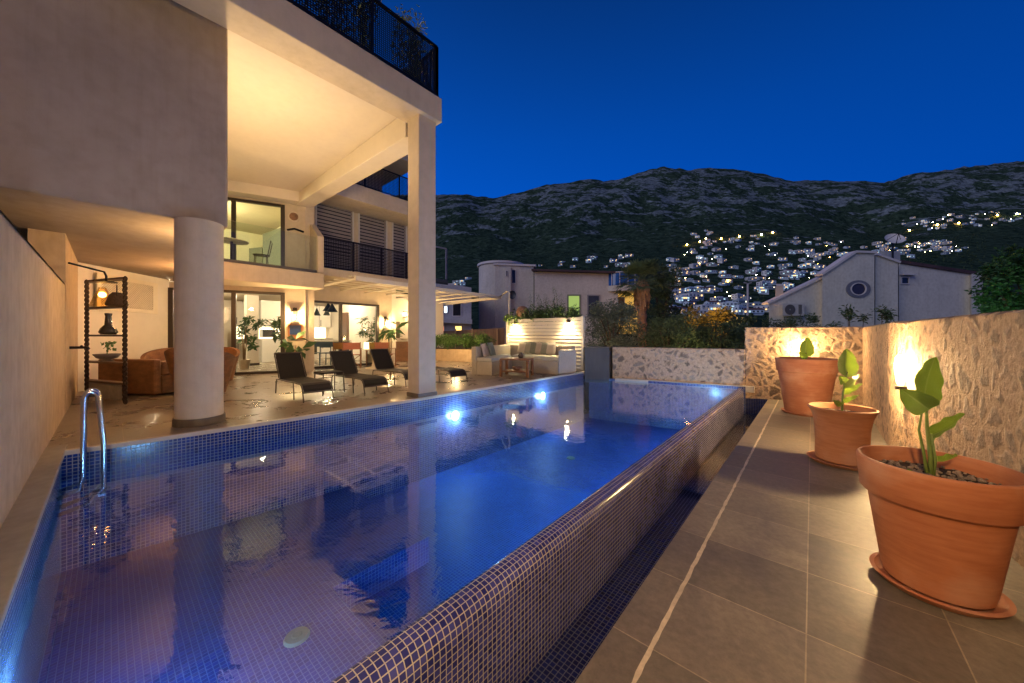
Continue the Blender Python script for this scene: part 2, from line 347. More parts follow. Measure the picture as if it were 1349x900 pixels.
# ================================================================== camera, sky, light
cam = bpy.data.cameras.new('camera'); co = bpy.data.objects.new('camera', cam); COL.objects.link(co); SC.camera = co
co.location = (0, 0, HC); co.rotation_euler = (R(90), 0, YAW)
cam.sensor_width = 36; cam.lens = 36*F/1349; cam.shift_y = -9/1349; cam.clip_start = .05; cam.clip_end = 12000
SC.view_settings.view_transform = 'Standard'; SC.view_settings.look = 'None'; SC.view_settings.exposure = EXPO; SC.view_settings.gamma = 1
SC.cycles.use_denoising = True; SC.cycles.max_bounces = 8; SC.cycles.transparent_max_bounces = 16; SC.cycles.sample_clamp_indirect = 4
SC.cycles.caustics_reflective = False; SC.cycles.caustics_refractive = False
W = bpy.data.worlds.new('World'); SC.world = W; W.use_nodes = True
nt = W.node_tree; bg = nt.nodes['Background']; N, L = nt.nodes.new, nt.links.new
sky = N('ShaderNodeTexSky'); sky.sky_type = 'NISHITA'; sky.sun_disc = False
sky.sun_elevation = R(-4.0); sky.sun_rotation = R(200); sky.altitude = 50; sky.ozone_density = 4; sky.air_density = 1.2; sky.dust_density = .3
tcw = N('ShaderNodeTexCoord'); sp = N('ShaderNodeSeparateXYZ'); L(tcw.outputs['Generated'], sp.inputs[0])
cr = N('ShaderNodeValToRGB'); e = cr.color_ramp.elements
e[0].position = 0; e[0].color = (.0004, .080, .50, 1); e[1].position = 1; e[1].color = (.002, .016, .085, 1)
for p_, c_ in ((.30, (.0004, .072, .45)), (.48, (.0006, .056, .34)), (.70, (.0012, .030, .17))):
    x = cr.color_ramp.elements.new(p_); x.color = c4(c_)
L(sp.outputs[2], cr.inputs[0])
ms = N('ShaderNodeMix'); ms.data_type = 'RGBA'; ms.blend_type = 'ADD'; ms.inputs[0].default_value = .02
dt = N('ShaderNodeVectorMath'); dt.operation = 'DOT_PRODUCT'; dt.inputs[1].default_value = (-sT*.7-cT*.71, cT*.7-sT*.71, 0); L(tcw.outputs['Generated'], dt.inputs[0])
dm = N('ShaderNodeMapRange'); dm.inputs[1].default_value = -.6; dm.inputs[2].default_value = .9; dm.inputs[3].default_value = .58; dm.inputs[4].default_value = 1.15; L(dt.outputs['Value'], dm.inputs[0])
dmx = N('ShaderNodeMix'); dmx.data_type = 'RGBA'; dmx.blend_type = 'MULTIPLY'; dmx.inputs[0].default_value = 1; L(cr.outputs[0], dmx.inputs[6]); L(dm.outputs[0], dmx.inputs[7])
L(dmx.outputs[2], ms.inputs[6]); L(sky.outputs[0], ms.inputs[7]); L(ms.outputs[2], bg.inputs[0]); bg.inputs[1].default_value = 1.0
# last light of dusk: one very soft low sun behind the camera
sun = lamp((0, 0, 30), SUN_E, (1, .90, .82), kind='SUN', angle=R(40)); sun.rotation_euler = Vector((.22, .85, -.42)).to_track_quat('-Z', 'Y').to_euler()
# ================================================================== terrain, mountain
RIDGE = [(-2200, 330), (-900, 300), (-200, 275), (300, 262), (571, 254), (600, 253), (650, 257), (700, 249), (745, 240), (775, 233), (800, 236), (830, 230), (855, 222), (872, 217.5), (905, 221), (930, 219), (965, 224), (1000, 231), (1040, 235), (1080, 235), (1130, 236), (1165, 237), (1200, 229), (1260, 223), (1349, 211), (1500, 200), (1900, 190), (3200, 180), (9000, 170)]
def lerp_tab(t, x):
    if x <= t[0][0]: return t[0][1]
    for (a, b), (c, d) in zip(t, t[1:]):
        if x <= c: return b+(d-b)*(x-a)/(c-a)
    return t[-1][1]
PROF = [(0, -.14), (55, -.14), (90, -.055), (160, -.02), (260, .012), (380, .065), (520, .115), (700, .175), (900, .235), (1150, .285), (1400, .315)]
ZR = 2500.0
def fbm(x, y, z=0, o=5):
    return noise.fractal(Vector((x, y, z)), 1.0, 2.1, o)
def hill(px, Z):
    """terrain height above the terrace at column px and depth Z"""
    rid = (HY-lerp_tab(RIDGE, px))/F
    lo = lerp_tab(PROF, Z)
    k = .62+.38*min(1, max(0, (px-560)/330)); lo = lo*k if lo > 0 else lo
    if Z > 900:
        t = min(1, (Z-900)/(ZR-900)); t = t*t*(3-2*t)*.55+t*.45
        b = lerp_tab(PROF, 900)*k
        lo = b+(rid-b)*t
        if Z > ZR: lo = rid-(Z-ZR)/ZR*.5
    r = ray(px); x, y = r.x*Z, r.y*Z
    n = fbm(x/420, y/420, 1.3, 6)*.030*min(1, max(0, (Z-500)/900))
    ridge = abs(fbm(x/700+7, y/700, 4.2, 5))*-.045*min(1, max(0, (Z-900)/700))*min(1, abs(ZR-Z)/500)
    if Z > ZR-350: n *= .35+.65*abs(ZR-Z)/350 if Z < ZR+350 else 1
    crag = fbm(x/60, y/60, 9, 4)*.0035*min(1, max(0, (Z-700)/500))
    return HC+(lo+n+ridge+crag)*Z
mtn, ntm, b = newmat('hill_scrub'); N, L = ntm.nodes.new, ntm.links.new
tc = N('ShaderNodeTexCoord'); n1 = N('ShaderNodeTexNoise'); n1.inputs['Scale'].default_value = .0085; n1.inputs['Detail'].default_value = 12; n1.inputs['Roughness'].default_value = .72; n1.inputs['Distortion'].default_value = .4
mpn = N('ShaderNodeMapping'); mpn.inputs['Scale'].default_value = (1, 1, 1.9); L(tc.outputs['Object'], mpn.inputs[0])
n2 = N('ShaderNodeTexNoise'); n2.inputs['Scale'].default_value = .045; n2.inputs['Detail'].default_value = 8; n2.inputs['Roughness'].default_value = .7
vor = N('ShaderNodeTexVoronoi'); vor.inputs['Scale'].default_value = .09; vor.inputs['Randomness'].default_value = 1
L(mpn.outputs[0], n1.inputs['Vector']); L(tc.outputs['Object'], n2.inputs['Vector']); L(tc.outputs['Object'], vor.inputs['Vector'])
r1 = N('ShaderNodeValToRGB'); r1.color_ramp.elements[0].position = .38; r1.color_ramp.elements[1].position = .66
r1.color_ramp.elements[0].color = (.024, .050, .034, 1); r1.color_ramp.elements[1].color = (.12, .19, .12, 1); L(n2.outputs['Fac'], r1.inputs[0])
rk = N('ShaderNodeValToRGB'); rk.color_ramp.elements[0].position = .35; rk.color_ramp.elements[1].position = .7
rk.color_ramp.elements[0].color = (.11, .14, .15, 1); rk.color_ramp.elements[1].color = (.50, .60, .62, 1); L(n2.outputs['Fac'], rk.inputs[0])
spz = N('ShaderNodeSeparateXYZ'); L(tc.outputs['Object'], spz.inputs[0])
mz = N('ShaderNodeMapRange'); mz.inputs[1].default_value = 120; mz.inputs[2].default_value = 800; mz.inputs[3].default_value = -.13; mz.inputs[4].default_value = .05; L(spz.outputs[2], mz.inputs[0])
ad = N('ShaderNodeMath'); ad.operation = 'ADD'; L(n1.outputs['Fac'], ad.inputs[0]); L(mz.outputs[0], ad.inputs[1])
sm = N('ShaderNodeMath'); sm.operation = 'MULTIPLY_ADD'; sm.inputs[1].default_value = .22; L(n2.outputs['Fac'], sm.inputs[0]); L(ad.outputs[0], sm.inputs[2])
mk = N('ShaderNodeMapRange'); mk.inputs[1].default_value = .645; mk.inputs[2].default_value = .70; L(sm.outputs[0], mk.inputs[0])
vk = N('ShaderNodeMapRange'); vk.inputs[1].default_value = 2.0; vk.inputs[2].default_value = 7.0; vk.inputs[3].default_value = .35; vk.inputs[4].default_value = 1.0; L(vor.outputs['Distance'], vk.inputs[0])
mx = N('ShaderNodeMix'); mx.data_type = 'RGBA'; L(mk.outputs[0], mx.inputs[0]); L(r1.outputs[0], mx.inputs[6]); L(rk.outputs[0], mx.inputs[7])
mxx = N('ShaderNodeMix'); mxx.data_type = 'RGBA'; mxx.blend_type = 'MULTIPLY'; mxx.inputs[0].default_value = .6
L(mx.outputs[2], mxx.inputs[6]); L(vk.outputs[0], mxx.inputs[7]); L(mxx.outputs[2], b.inputs['Base Color']); b.inputs['Roughness'].default_value = 1; setin(b, 'Specular IOR Level', 0)
bp = N('ShaderNodeBump'); bp.inputs['Strength'].default_value = 1; bp.inputs['Distance'].default_value = 9; L(n2.outputs['Fac'], bp.inputs['Height']); L(bp.outputs[0], b.inputs['Normal'])
pxs = [-2600+i*120 for i in range(25)]+[400+i*5 for i in range(211)]+[1455+60*i for i in range(45)]
zs_ = [0]
zz = 40.0
while zz < 4200:
    zs_.append(zz); zz *= 1.045 if zz < 600 else 1.022
g = MB(); nz_ = len(zs_)
for px in pxs:
    r = ray(px)
    for Z in zs_:
        if Z == 0: g.v.append((r.x*14, r.y*14, -4.0)); continue
        g.v.append((r.x*Z, r.y*Z, hill(px, Z)))
for i in range(len(pxs)-1):
    for j in range(nz_-1):
        a = i*nz_+j; g.f.append((a, a+nz_, a+nz_+1, a+1))
tr = structure(g.build('mountain_terrain', mtn, smooth=True))
gd = mat('dry_ground', (.06, .05, .035), .95, .4, .4, .3, bdist=.1)
g = MB(); g.add([(-6000, -6000, -6.0), (6000, -6000, -6.0), (6000, 6000, -6.0), (-6000, 6000, -6.0)], [(0, 1, 2, 3)]); structure(g.build('ground', gd))

# ================================================================== pool
PX0, PX1, PY0, PY1 = -5.10, -1.38, -.30, 9.75      # water edges
WZ = -.20
MB_dark = mosaic('pool_mosaic', (.006, .018, .13), (.012, .05, .30), (.30, .33, .38))
MB_lip = mosaic('lip_mosaic', (.025, .030, .17), (.07, .08, .36), (.48, .46, .43), rough=.16, mortar=.0025, size=.0325)
MB_floor = mosaic('floor_mosaic', (.004, .03, .26), (.006, .06, .42), (.16, .27, .50), mortar=.0028, rough=.55)
white_stone = mat('coping_stone', (.50, .44, .36), .5, .12, 14, .2)
cope_grey = mat('grey_coping', (.30, .27, .24), .6, .2, 9, .3)
LE = [(-5.32, PY0), (-5.17, 1.4), (-5.10, 3.4), (-5.09, 9.12)]          # left edge (nosing) plan line
pool = Thing('swimming_pool', 'long infinity swimming pool lined with blue glass mosaic in front of the villa', 'swimming pool', (-3.2, 4.5, WZ))
f1 = MB(); f1.add([(-3.19, PY0, -1.12), (PX1, PY0, -1.12), (PX1, 1.28, -1.12), (-3.19, 1.28, -1.12)], [(0, 1, 2, 3)])
f1.add([(-5.4, PY0, -1.12), (-3.19, PY0, -1.12), (-3.19, 2.3, -1.12), (-5.4, 2.3, -1.12)], [(0, 1, 2, 3)])
f1.add([(-3.19, 1.28, -1.12), (-3.19, 2.3, -1.12), (-3.19, 2.3, -1.40), (-3.19, 1.28, -1.40)], [(0, 1, 2, 3)])
f1.add([(-3.19, 1.28, -1.12), (PX1, 1.28, -1.12), (PX1, 1.28, -1.40), (-3.19, 1.28, -1.40)], [(0, 1, 2, 3)])
f1.add([(-5.4, 2.3, -1.12), (-3.19, 2.3, -1.12), (-3.19, 2.3, -1.40), (-5.4, 2.3, -1.40)], [(0, 1, 2, 3)])
f1.add([(-5.4, 1.28, -1.401), (PX1, 1.28, -1.401), (PX1, 10.2, -1.401), (-5.4, 10.2, -1.401)], [(0, 1, 2, 3)])
o = pool.part(f1, 'pool_floor', MB_floor, w=True); uvbox(o)
w1 = MB()
for (a, b_), (c, d) in zip(LE, LE[1:]): w1.add([(a, b_, -1.8), (c, d, -1.8), (c, d, -.012), (a, b_, -.012)], [(0, 1, 2, 3)])
w1.add([(-5.32, PY0, -1.8), (PX1+.2, PY0, -1.8), (PX1+.2, PY0, -.012), (-5.32, PY0, -.012)], [(3, 2, 1, 0)])
FWL = [(-5.09, 9.45), (-4.43, 9.50), (-1.22, 10.08)]
for (a, b_), (c, d) in zip(FWL, FWL[1:]): w1.add([(a, b_, -1.8), (c, d, -1.8), (c, d, -.17), (a, b_, -.17)], [(0, 1, 2, 3)])
o = pool.part(w1, 'pool_wall', MB_dark, w=True); uvbox(o)
# infinity edge: one rounded profile swept along the pool
prof = [(PX1, -1.8), (PX1, -.23), (PX1+.008, -.208), (PX1+.03, -.197), (PX1+.07, -.196), (PX1+.105, -.203), (PX1+.13, -.222), (PX1+.147, -.25), (PX1+.155, -.29), (PX1+.157, -.34), (PX1+.157, -.86)]
arc = [0]
for (a, b_), (c, d) in zip(prof, prof[1:]): arc.append(arc[-1]+math.hypot(c-a, d-b_))
lip = MB(); ys = [-.3+i*.2 for i in range(51)]+[9.98, 10.06]
for j, y in enumerate(ys):
    k = max(0, (y-9.9)/.2)
    for (x, z) in prof: lip.v.append((x-.12*k*k if x > PX1+.05 else x, y, z))
npf = len(prof); uvs = []
for j in range(len(ys)-1):
    for i in range(npf-1):
        lip.f.append((j*npf+i, j*npf+i+1, (j+1)*npf+i+1, (j+1)*npf+i)); uvs.append(((ys[j], arc[i]), (ys[j], arc[i+1]), (ys[j+1], arc[i+1]), (ys[j+1], arc[i])))
o = pool.part(lip, 'infinity_edge', MB_lip, w=True, smooth=True)
uv = o.data.uv_layers.new(name='UVMap'); q = 0
for p_, u4 in zip(o.data.polygons, uvs):
    for li, u in zip(p_.loop_indices, u4): uv.data[li].uv = u
# nosing strip of the villa side, coping of the end wall
ns = MB()
for (a, b_), (c, d) in zip(LE, LE[1:]): ns.prism([(a-.055, b_), (a+.012, b_), (c+.012, d), (c-.055, d)], -.034, .010)
pool.part(ns, 'nosing', white_stone, w=True)
cp = MB(); cp.box(-5.6, -1.2, -.44, -.27, -.03, .012); pool.part(cp, 'end_coping', cope_grey, w=True, bevel=.006)
fc = MB(); fc.prism([(-4.30, 9.52), (-1.05, 10.12), (-1.05, 10.24), (-4.30, 9.64)], -.30, -.15); pool.part(fc, 'far_ledge', white_stone, w=True, bevel=.006)
drain_m = mat('pale_plastic', (.22, .29, .22), .45, .1, 20, .1)
for (px, py, zf) in ((391, 840, -1.12), (752, 604, -1.40), (652, 560, -1.40)):
    p_ = gr(px, py, zf); d = MB(); d.lathe([(0, zf+.02), (.075, zf+.02), (.085, zf+.004), (.085, zf)], (p_.x, p_.y), 24); d.lathe([(.03, zf+.026), (.036, zf+.021)], (p_.x, p_.y), 12)
    pool.part(d, 'floor_drain', drain_m, w=True, smooth=False)
lens = glow('underwater_light', (.75, .9, 1.0), 6)
for (y, e_) in ((4.25, 9), (7.05, 9)):
    d = MB(); x0 = lerp_tab([(b_, a) for a, b_ in LE], y)
    d.extrude([(x0+.004, y+.09*math.cos(2*PI*k/20), -.42+.09*math.sin(2*PI*k/20)) for k in range(20)], (.02, 0, 0))
    pool.part(d, 'underwater_light', lens, w=True)
    lamp((x0+.12, y, -.44), e_*POOL_E, (.62, .82, 1.0), r=.08)
for (x, e_) in ((-1.75, 6), (-2.6, 7)):  # added fixtures brightening the near water, out of view on the end wall
    d = MB(); d.extrude([(x+.09*math.cos(2*PI*k/20), PY0+.002, -.62+.09*math.sin(2*PI*k/20)) for k in range(20)], (0, .02, 0)); pool.part(d, 'underwater_light', lens, w=True)
    lamp((x, PY0+.14, -.62), e_*POOL_E, (.45, .72, 1.0), r=.08)
for (y, e_) in ((3.4, 15), (5.6, 26), (8.2, 26)):  # added fixtures brightening the deep water, unseen inside the infinity edge
    d = MB(); d.extrude([(PX1-.002, y+.09*math.cos(2*PI*k/20), -.62+.09*math.sin(2*PI*k/20)) for k in range(20)], (-.02, 0, 0)); pool.part(d, 'underwater_light', lens, w=True)
    lamp((PX1-.14, y, -.62), e_*POOL_E, (.40, .68, 1.0), r=.1)
wm = watermat('pool_water')
g = MB(); g.add([(-5.32, PY0, WZ), (PX1+.03, PY0, WZ), (PX1+.03, 10.03, WZ), (-4.43, 9.50, WZ), (-5.09, 9.45, WZ), (-5.09, 9.12, WZ), (-5.10, 3.4, WZ), (-5.17, 1.4, WZ)], [tuple(range(8))])
structure(g.build('pool_water', wm))
# overflow trench
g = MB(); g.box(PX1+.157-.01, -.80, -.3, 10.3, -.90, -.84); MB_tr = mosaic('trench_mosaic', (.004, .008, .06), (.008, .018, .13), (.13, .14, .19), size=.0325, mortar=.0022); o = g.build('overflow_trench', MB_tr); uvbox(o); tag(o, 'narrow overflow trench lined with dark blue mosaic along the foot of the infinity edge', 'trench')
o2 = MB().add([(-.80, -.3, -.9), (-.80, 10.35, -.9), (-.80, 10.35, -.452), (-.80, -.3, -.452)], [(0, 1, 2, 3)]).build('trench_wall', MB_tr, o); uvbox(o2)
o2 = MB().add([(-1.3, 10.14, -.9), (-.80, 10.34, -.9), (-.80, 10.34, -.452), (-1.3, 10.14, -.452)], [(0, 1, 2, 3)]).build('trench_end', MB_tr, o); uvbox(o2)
g = MB(); g.add([(PX1+.15, 4.6, -.80), (-.801, 4.6, -.80), (-.801, 10.3, -.80), (PX1+.15, 10.1, -.80)], [(0, 1, 2, 3)]); structure(g.build('trench_water', wm))

# ================================================================== decks
deck_m = tiles('deck_tiles', .5775, .61, -.6, .53, (.22, .185, .14), (.34, .285, .215), (.52, .42, .29), (.36, .58), .007, .5)
g = MB(); g.prism([(-.80, -1.2), (1.95, -1.2), (1.6, 1), (1.2, 4), (.95, 7), (1.0, 11.1), (-.80, 10.55)], -.62, -.45); structure(g.build('pool_deck', deck_m))
g = MB(); rg = random.Random(4); jt = [(-.6+rg.gauss(0, .0012)-rg.uniform(.008, .0135), -.6+rg.gauss(0, .0012)+rg.uniform(.008, .0135), -1+i*.06) for i in range(190)]
for (a, b_, y), (c, d, y2) in zip(jt, jt[1:]): g.add([(a, y, -.4445), (b_, y, -.4445), (d, y2, -.4445), (c, y2, -.4445)], [(0, 1, 2, 3)])
tag(g.build('joint_strip', mat('pale_joint', (.62, .52, .38), .7, .2, 30, .3)), 'pale rough grout strip running along the stone deck beside the overflow trench', 'joint strip')
terr_m = tiles('terrace_tiles', .9, .9, -5.1, .1, (.25, .20, .155), (.30, .245, .19), (.40, .33, .25), (.24, .36), .006, .38, bstr=.08)
g = MB(); g.prism([(-5.60, -.40), (-5.375, -.28), (-5.225, 1.4), (-5.155, 3.4), (-5.145, 9.12), (-5.09, 9.15), (-5.09, 9.9), (-5.3, 12.5), (-16, 14), (-18, 12), (-18, -.40)], -.10, 0); structure(g.build('terrace_floor', terr_m))
room_floor = tiles('room_tiles', .6, .6, 0, 0, (.50, .44, .36), (.56, .50, .42), (.4, .34, .28), (.12, .3), .004, .25)
g = MB(); g.prism([(-12.45, .95), (-11.5, 3.2), (-12.2, 3.95), (-12.2, 6.6), (-12.2, 8.0), (-19, 8.0), (-19, -1.0), (-13.0, -.2)], 0, .006); structure(g.build('room_floor', room_floor))

# ================================================================== boundary walls
stone_m = stonewall('rubble_stone', 5.6)
WL = [(.85, 11.0), (.80, 7.0), (1.06, 4.0), (1.45, 1.0), (1.85, -2.0)]
wl = MB(); t = .34
prevp = None
for (a, b_), (c, d) in zip(WL, WL[1:]):
    n = 14
    for i in range(n):
        x0, y0 = a+(c-a)*i/n, b_+(d-b_)*i/n; x1, y1 = a+(c-a)*(i+1)/n, b_+(d-b_)*(i+1)/n
        z0 = 1.27+.018*noise.noise(Vector((y0*1.7, 0, 0))); z1 = 1.27+.018*noise.noise(Vector((y1*1.7, 0, 0)))
        wl.add([(x0, y0, -.7), (x1, y1, -.7), (x1, y1, z1-.02), (x0, y0, z0-.02), (x0+.03, y0, z0), (x1+.03, y1, z1), (x1+t, y1, z1), (x0+t, y0, z0), (x0+t, y0, -.7), (x1+t, y1, -.7)],
               [(1, 0, 3, 2), (2, 3, 4, 5), (5, 4, 7, 6), (6, 7, 8, 9)])
o = wl.build('stone_wall', stonewall('smeared_stone', 5.5, .15), smooth=False, weld=True); tag(o, 'high rubble stone wall along the pool deck behind the terracotta pots', 'stone wall')
bw = MB(); bw.prism([(-1.25, 10.22), (.87, 10.95), (.80, 11.3), (-1.30, 10.6)], -.7, 1.28)
tag(bw.build('stone_wall', stone_m, bevel=.02), 'high stretch of rubble wall closing the far end of the deck behind the farthest pot', 'stone wall')
lw = MB(); lw.prism([(-4.42, 9.60), (-1.25, 10.20), (-1.30, 10.55), (-4.42, 9.95)], -.5, .74)
tag(lw.build('stone_wall', stone_m, bevel=.02), 'low rubble stone wall behind the far end of the pool', 'stone wall')
bk = mat('dark_slate', (.045, .04, .038), .45, .5, 6, .2, stretch=(1, 1, .2))
db = Thing('pump_housing', 'dark wood grained pump housing box at the far left corner of the pool', 'box', (-4.75, 9.3, -.3))
g = MB(); g.prism([(-5.06, 9.13), (-4.46, 9.50), (-4.50, 9.9), (-5.2, 9.9)], -.3, .715); db.part(g, 'panel', bk, w=True, bevel=.008)
g = MB(); g.prism([(-5.09, 9.10), (-4.43, 9.48), (-4.47, 9.93), (-5.24, 9.93)], .716, .745); db.part(g, 'lid', mat('bronze_trim', (.09, .08, .06), .4, .2), w=True)

stuc = stucco('villa_stucco', (.62, .52, .38), .16, .35, .3)
stuc2 = stucco('garden_wall_stucco', (.60, .45, .30), .25)
gw = Thing('garden_wall', 'tall cream plastered side wall with a rough coping at the left end of the pool', 'garden wall', (-5, -.4, 0))
g = MB(); g.box(-7.8, 1.9, -.70, -.40, -1.3, 1.79); gw.part(g, 'wall', stuc2, w=True); g = MB(); g.box(-13.0, -7.802, -.70, -.395, -.1, 2.499); gw.part(g, 'wall', stuc2, w=True)
g = MB()
for i in range(40):
    x0 = -7.8+i*.2425; z = 1.79+.012*noise.noise(Vector((i*.9, 3, 0)))
    g.add([(x0, -.385, z-.012), (x0+.2425, -.385, z-.012), (x0+.2425, -.42, z+.05), (x0, -.42, z+.05), (x0, -.75, z+.06), (x0+.2425, -.75, z+.06)], [(0, 1, 2, 3), (3, 2, 5, 4)])
gw.part(g, 'coping', mat('rough_coping', (.46, .40, .33), .9, .3, 12, .6), w=True)
nb = MB(); nb.extrude([(-6.9, -1.4, 1.6), (-5.9, -1.0, 1.6), (-5.6, -1.0, 3.4), (-6.9, -1.4, 3.4)], (0, -.4, 0))
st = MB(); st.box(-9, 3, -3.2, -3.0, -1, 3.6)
tag(st.build('back_wall', stucco('void_shade_stucco', (.20, .17, .14)), None), 'dark backing wall added for the shaded void above the plastered side wall', 'wall')  # dark colour stands for the shaded void behind the side wall
# ================================================================== the villa
V = Thing('villa', 'large cream plastered villa with a projecting upper storey, tall terrace column and lit glass doors', 'villa', (-9, 3, 0))
bronze = mat('bronze_frame', (.045, .035, .028), .4, .15, 20, .1, metal=.4)
black = mat('black_metal', (.012, .012, .016), .4, .2, 20, .05, metal=.6)
glass = glassmat('door_glass', (.93, .95, .93), .8)
rail_glass = glassmat('balcony_glass', (.93, .97, .95), .7)
ceil_m = stucco('ceiling_plaster', (.70, .62, .50), .05, .15, .12)
inner = mat('inner_wall', (.72, .66, .56), .8, .05, 4, .1)
white_cab = mat('white_cabinet', (.80, .77, .70), .4, .04, 5, .05)
A, B, C = (-12.42, 1.0), (-11.42, 3.27), (-11.21, 3.75)
# projecting block
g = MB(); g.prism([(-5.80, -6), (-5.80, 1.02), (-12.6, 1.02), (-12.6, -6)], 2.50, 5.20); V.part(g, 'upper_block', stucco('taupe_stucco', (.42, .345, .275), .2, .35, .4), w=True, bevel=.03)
g = MB(); g.box(-12.6, -5.74, -6, 1.08, 5.203, 5.27); V.part(g, 'block_coping', mat('slate_cap', (.16, .14, .12), .7, .2, 12, .3), w=True, bevel=.01)
RC = (-5.80, .74)
# round column with its dark base ring
g = MB(); g.lathe([(.232, .0), (.232, 2.498)], RC, 48); V.part(g, 'round_column', stuc, w=True, smooth=True)
g = MB(); g.lathe([(.233, .09), (.249, .09), (.251, .085), (.251, 0)], RC, 48); V.part(g, 'column_base', mat('base_tile', (.12, .10, .08), .4, .2, 10, .1), w=True, autosm=40)
# square column
g = MB(); g.box(-5.49, -5.15, 3.50, 3.86, 0, 4.96); V.part(g, 'square_column', stuc, w=True, bevel=.012)
g = MB(); g.box(-5.505, -5.135, 3.485, 3.875, 0, .075); V.part(g, 'column_base', mat('base_tile_square', (.12, .10, .08), .4, .2, 10, .1), w=True)
# roof terrace over the double height porch
g = MB(); g.box(-5.56, -5.06, -5, 3.93, 4.93, 5.36); V.part(g, 'front_beam', stuc, w=True, bevel=.015)
g = MB(); g.box(-12.6, -5.563, -5, 3.92, 5.14, 5.36); V.part(g, 'porch_ceiling', ceil_m, w=True)
g = MB(); g.extrude([(-5.563, 3.50, 4.68), (-5.563, 3.50, 5.138), (-11.9, 3.50, 5.138), (-11.9, 3.50, 4.86)], (0, .40, 0)); V.part(g, 'side_beam', ceil_m, w=True, bevel=.012)
g = MB(); g.prism([(A[0]+.0, A[1]), (A[0]+.5, A[1]), (-10.95, 3.497), (-11.3, 3.497)], 4.86, 5.137); V.part(g, 'rear_beam', ceil_m, w=True)
# facade walls, ground floor
def along(a, b, s):
    d = (Vector(b)-Vector(a)); return Vector(a)+d.normalized()*s
LAB = (Vector(B)-Vector(A)).length
g = MB(); g.wall(C, A, 0, 2.45, -.25, holes=[((Vector(C)-Vector(B)).length+.02, (Vector(C)-Vector(A)).length-.02, 0.01, 2.30)]); V.part(g, 'ground_wall', stuc, w=True)
g = MB(); g.wall(C, A, 2.86, 5.0, -.25, holes=[((Vector(C)-Vector(B)).length+.02, (Vector(C)-Vector(A)).length-.02, 2.9, 4.80)]); V.part(g, 'upper_wall', stuc, w=True)
g = MB(); g.box(-12.45, -11.25, 3.76, 4.0, 0, 5.0); V.part(g, 'return_wall', stuc, w=True)
KY0, KY1, KM = 4.06, 6.49, 5.12
g = MB(); g.wall((-12.1, 7.02), (-12.1, 4.0), 0, 2.85, -.25, holes=[(7.02-KY1, 7.02-KY0, .01, 2.2)]); V.part(g, 'kitchen_wall', stuc, w=True)
# soffit back wall (covered area) with its recess
g = MB(); g.prism([(-10.7, -.394), (-10.95, -.394), (-12.62, .99), (-12.42, .995)], 0, 2.499); V.part(g, 'rear_wall', inner, w=True)
# door frames and panes
def sliding(p, q, z0, z1, mull, name='sliding_door', t=.07, dep=.1, gl=glass, parent=None, skip=()):
    p, q = Vector(p), Vector(q); d = (q-p); Ln = d.length; d.normalize(); n = Vector((-d.y, d.x))
    g = MB()
    def P(s, z, o=0): v = p+d*s+n*o; return (v.x, v.y, z)
    for s in (t/2, *[m for m in mull], Ln-t/2): g.beam(P(s, z0), P(s, z1), t, dep, up=(d.x, d.y, 0))
    for z in (z0+t/2, z1-t/2): g.beam(P(t, z), P(Ln-t, z), dep, t)
    f = V.part(g, name, bronze, w=True, parent=parent)
    ed = [0, *mull, Ln]
    for i, (a, b_) in enumerate(zip(ed, ed[1:])):
        if i in skip: continue
        g = MB(); a0 = P(a+t/2, z0+t); b0 = P(b_-t/2, z0+t); g.add([a0, b0, P(b_-t/2, z1-t), P(a+t/2, z1-t)], [(0, 1, 2, 3)])
        V.part(g, 'glass_pane', gl, w=True, parent=f)
    return f
def s_on(a, b, px):
    a, b = Vector(a), Vector(b); r = ray(px); d = b-a
    k = (a.x*d.y-a.y*d.x)/(r.x*d.y-r.y*d.x); return (Vector((r.x*k, r.y*k))-a).length
m1 = s_on(A, B, 308)
sliding(A, B, 0.01, 2.30, [m1])
sliding(A, B, 2.9, 4.80, [m1])
sliding((-12.1, KY0), (-12.1, KY1), 0.01, 2.2, [KM-KY0])
# balcony
g = MB(); g.prism([(-10.68, 1.03), (-10.68, 4.06), (-12.0, 4.06), (-12.0, 1.03)], 2.43, 2.86); bal = V.part(g, 'balcony_slab', stuc, w=True, bevel=.01)
g = MB(); g.extrude([(-10.66, 3.88, 2.861), (-10.66, 3.88, 3.92), (-11.05, 3.88, 4.22), (-11.35, 3.88, 4.45), (-11.35, 3.88, 2.861)], (0, .17, 0)); V.part(g, 'balcony_side_wall', stuc, w=True, bevel=.01)
g = MB(); g.box(-10.72, -10.70, 1.04, 3.86, 2.90, 3.88); gp = V.part(g, 'balcony_glass', rail_glass, w=True)
g = MB(); g.box(-10.75, -10.665, 1.04, 3.86, 2.861, 2.93); V.part(g, 'glass_channel', mat('channel_metal', (.10, .09, .08), .4, .1, 20, .05, metal=.5), w=True, parent=gp)
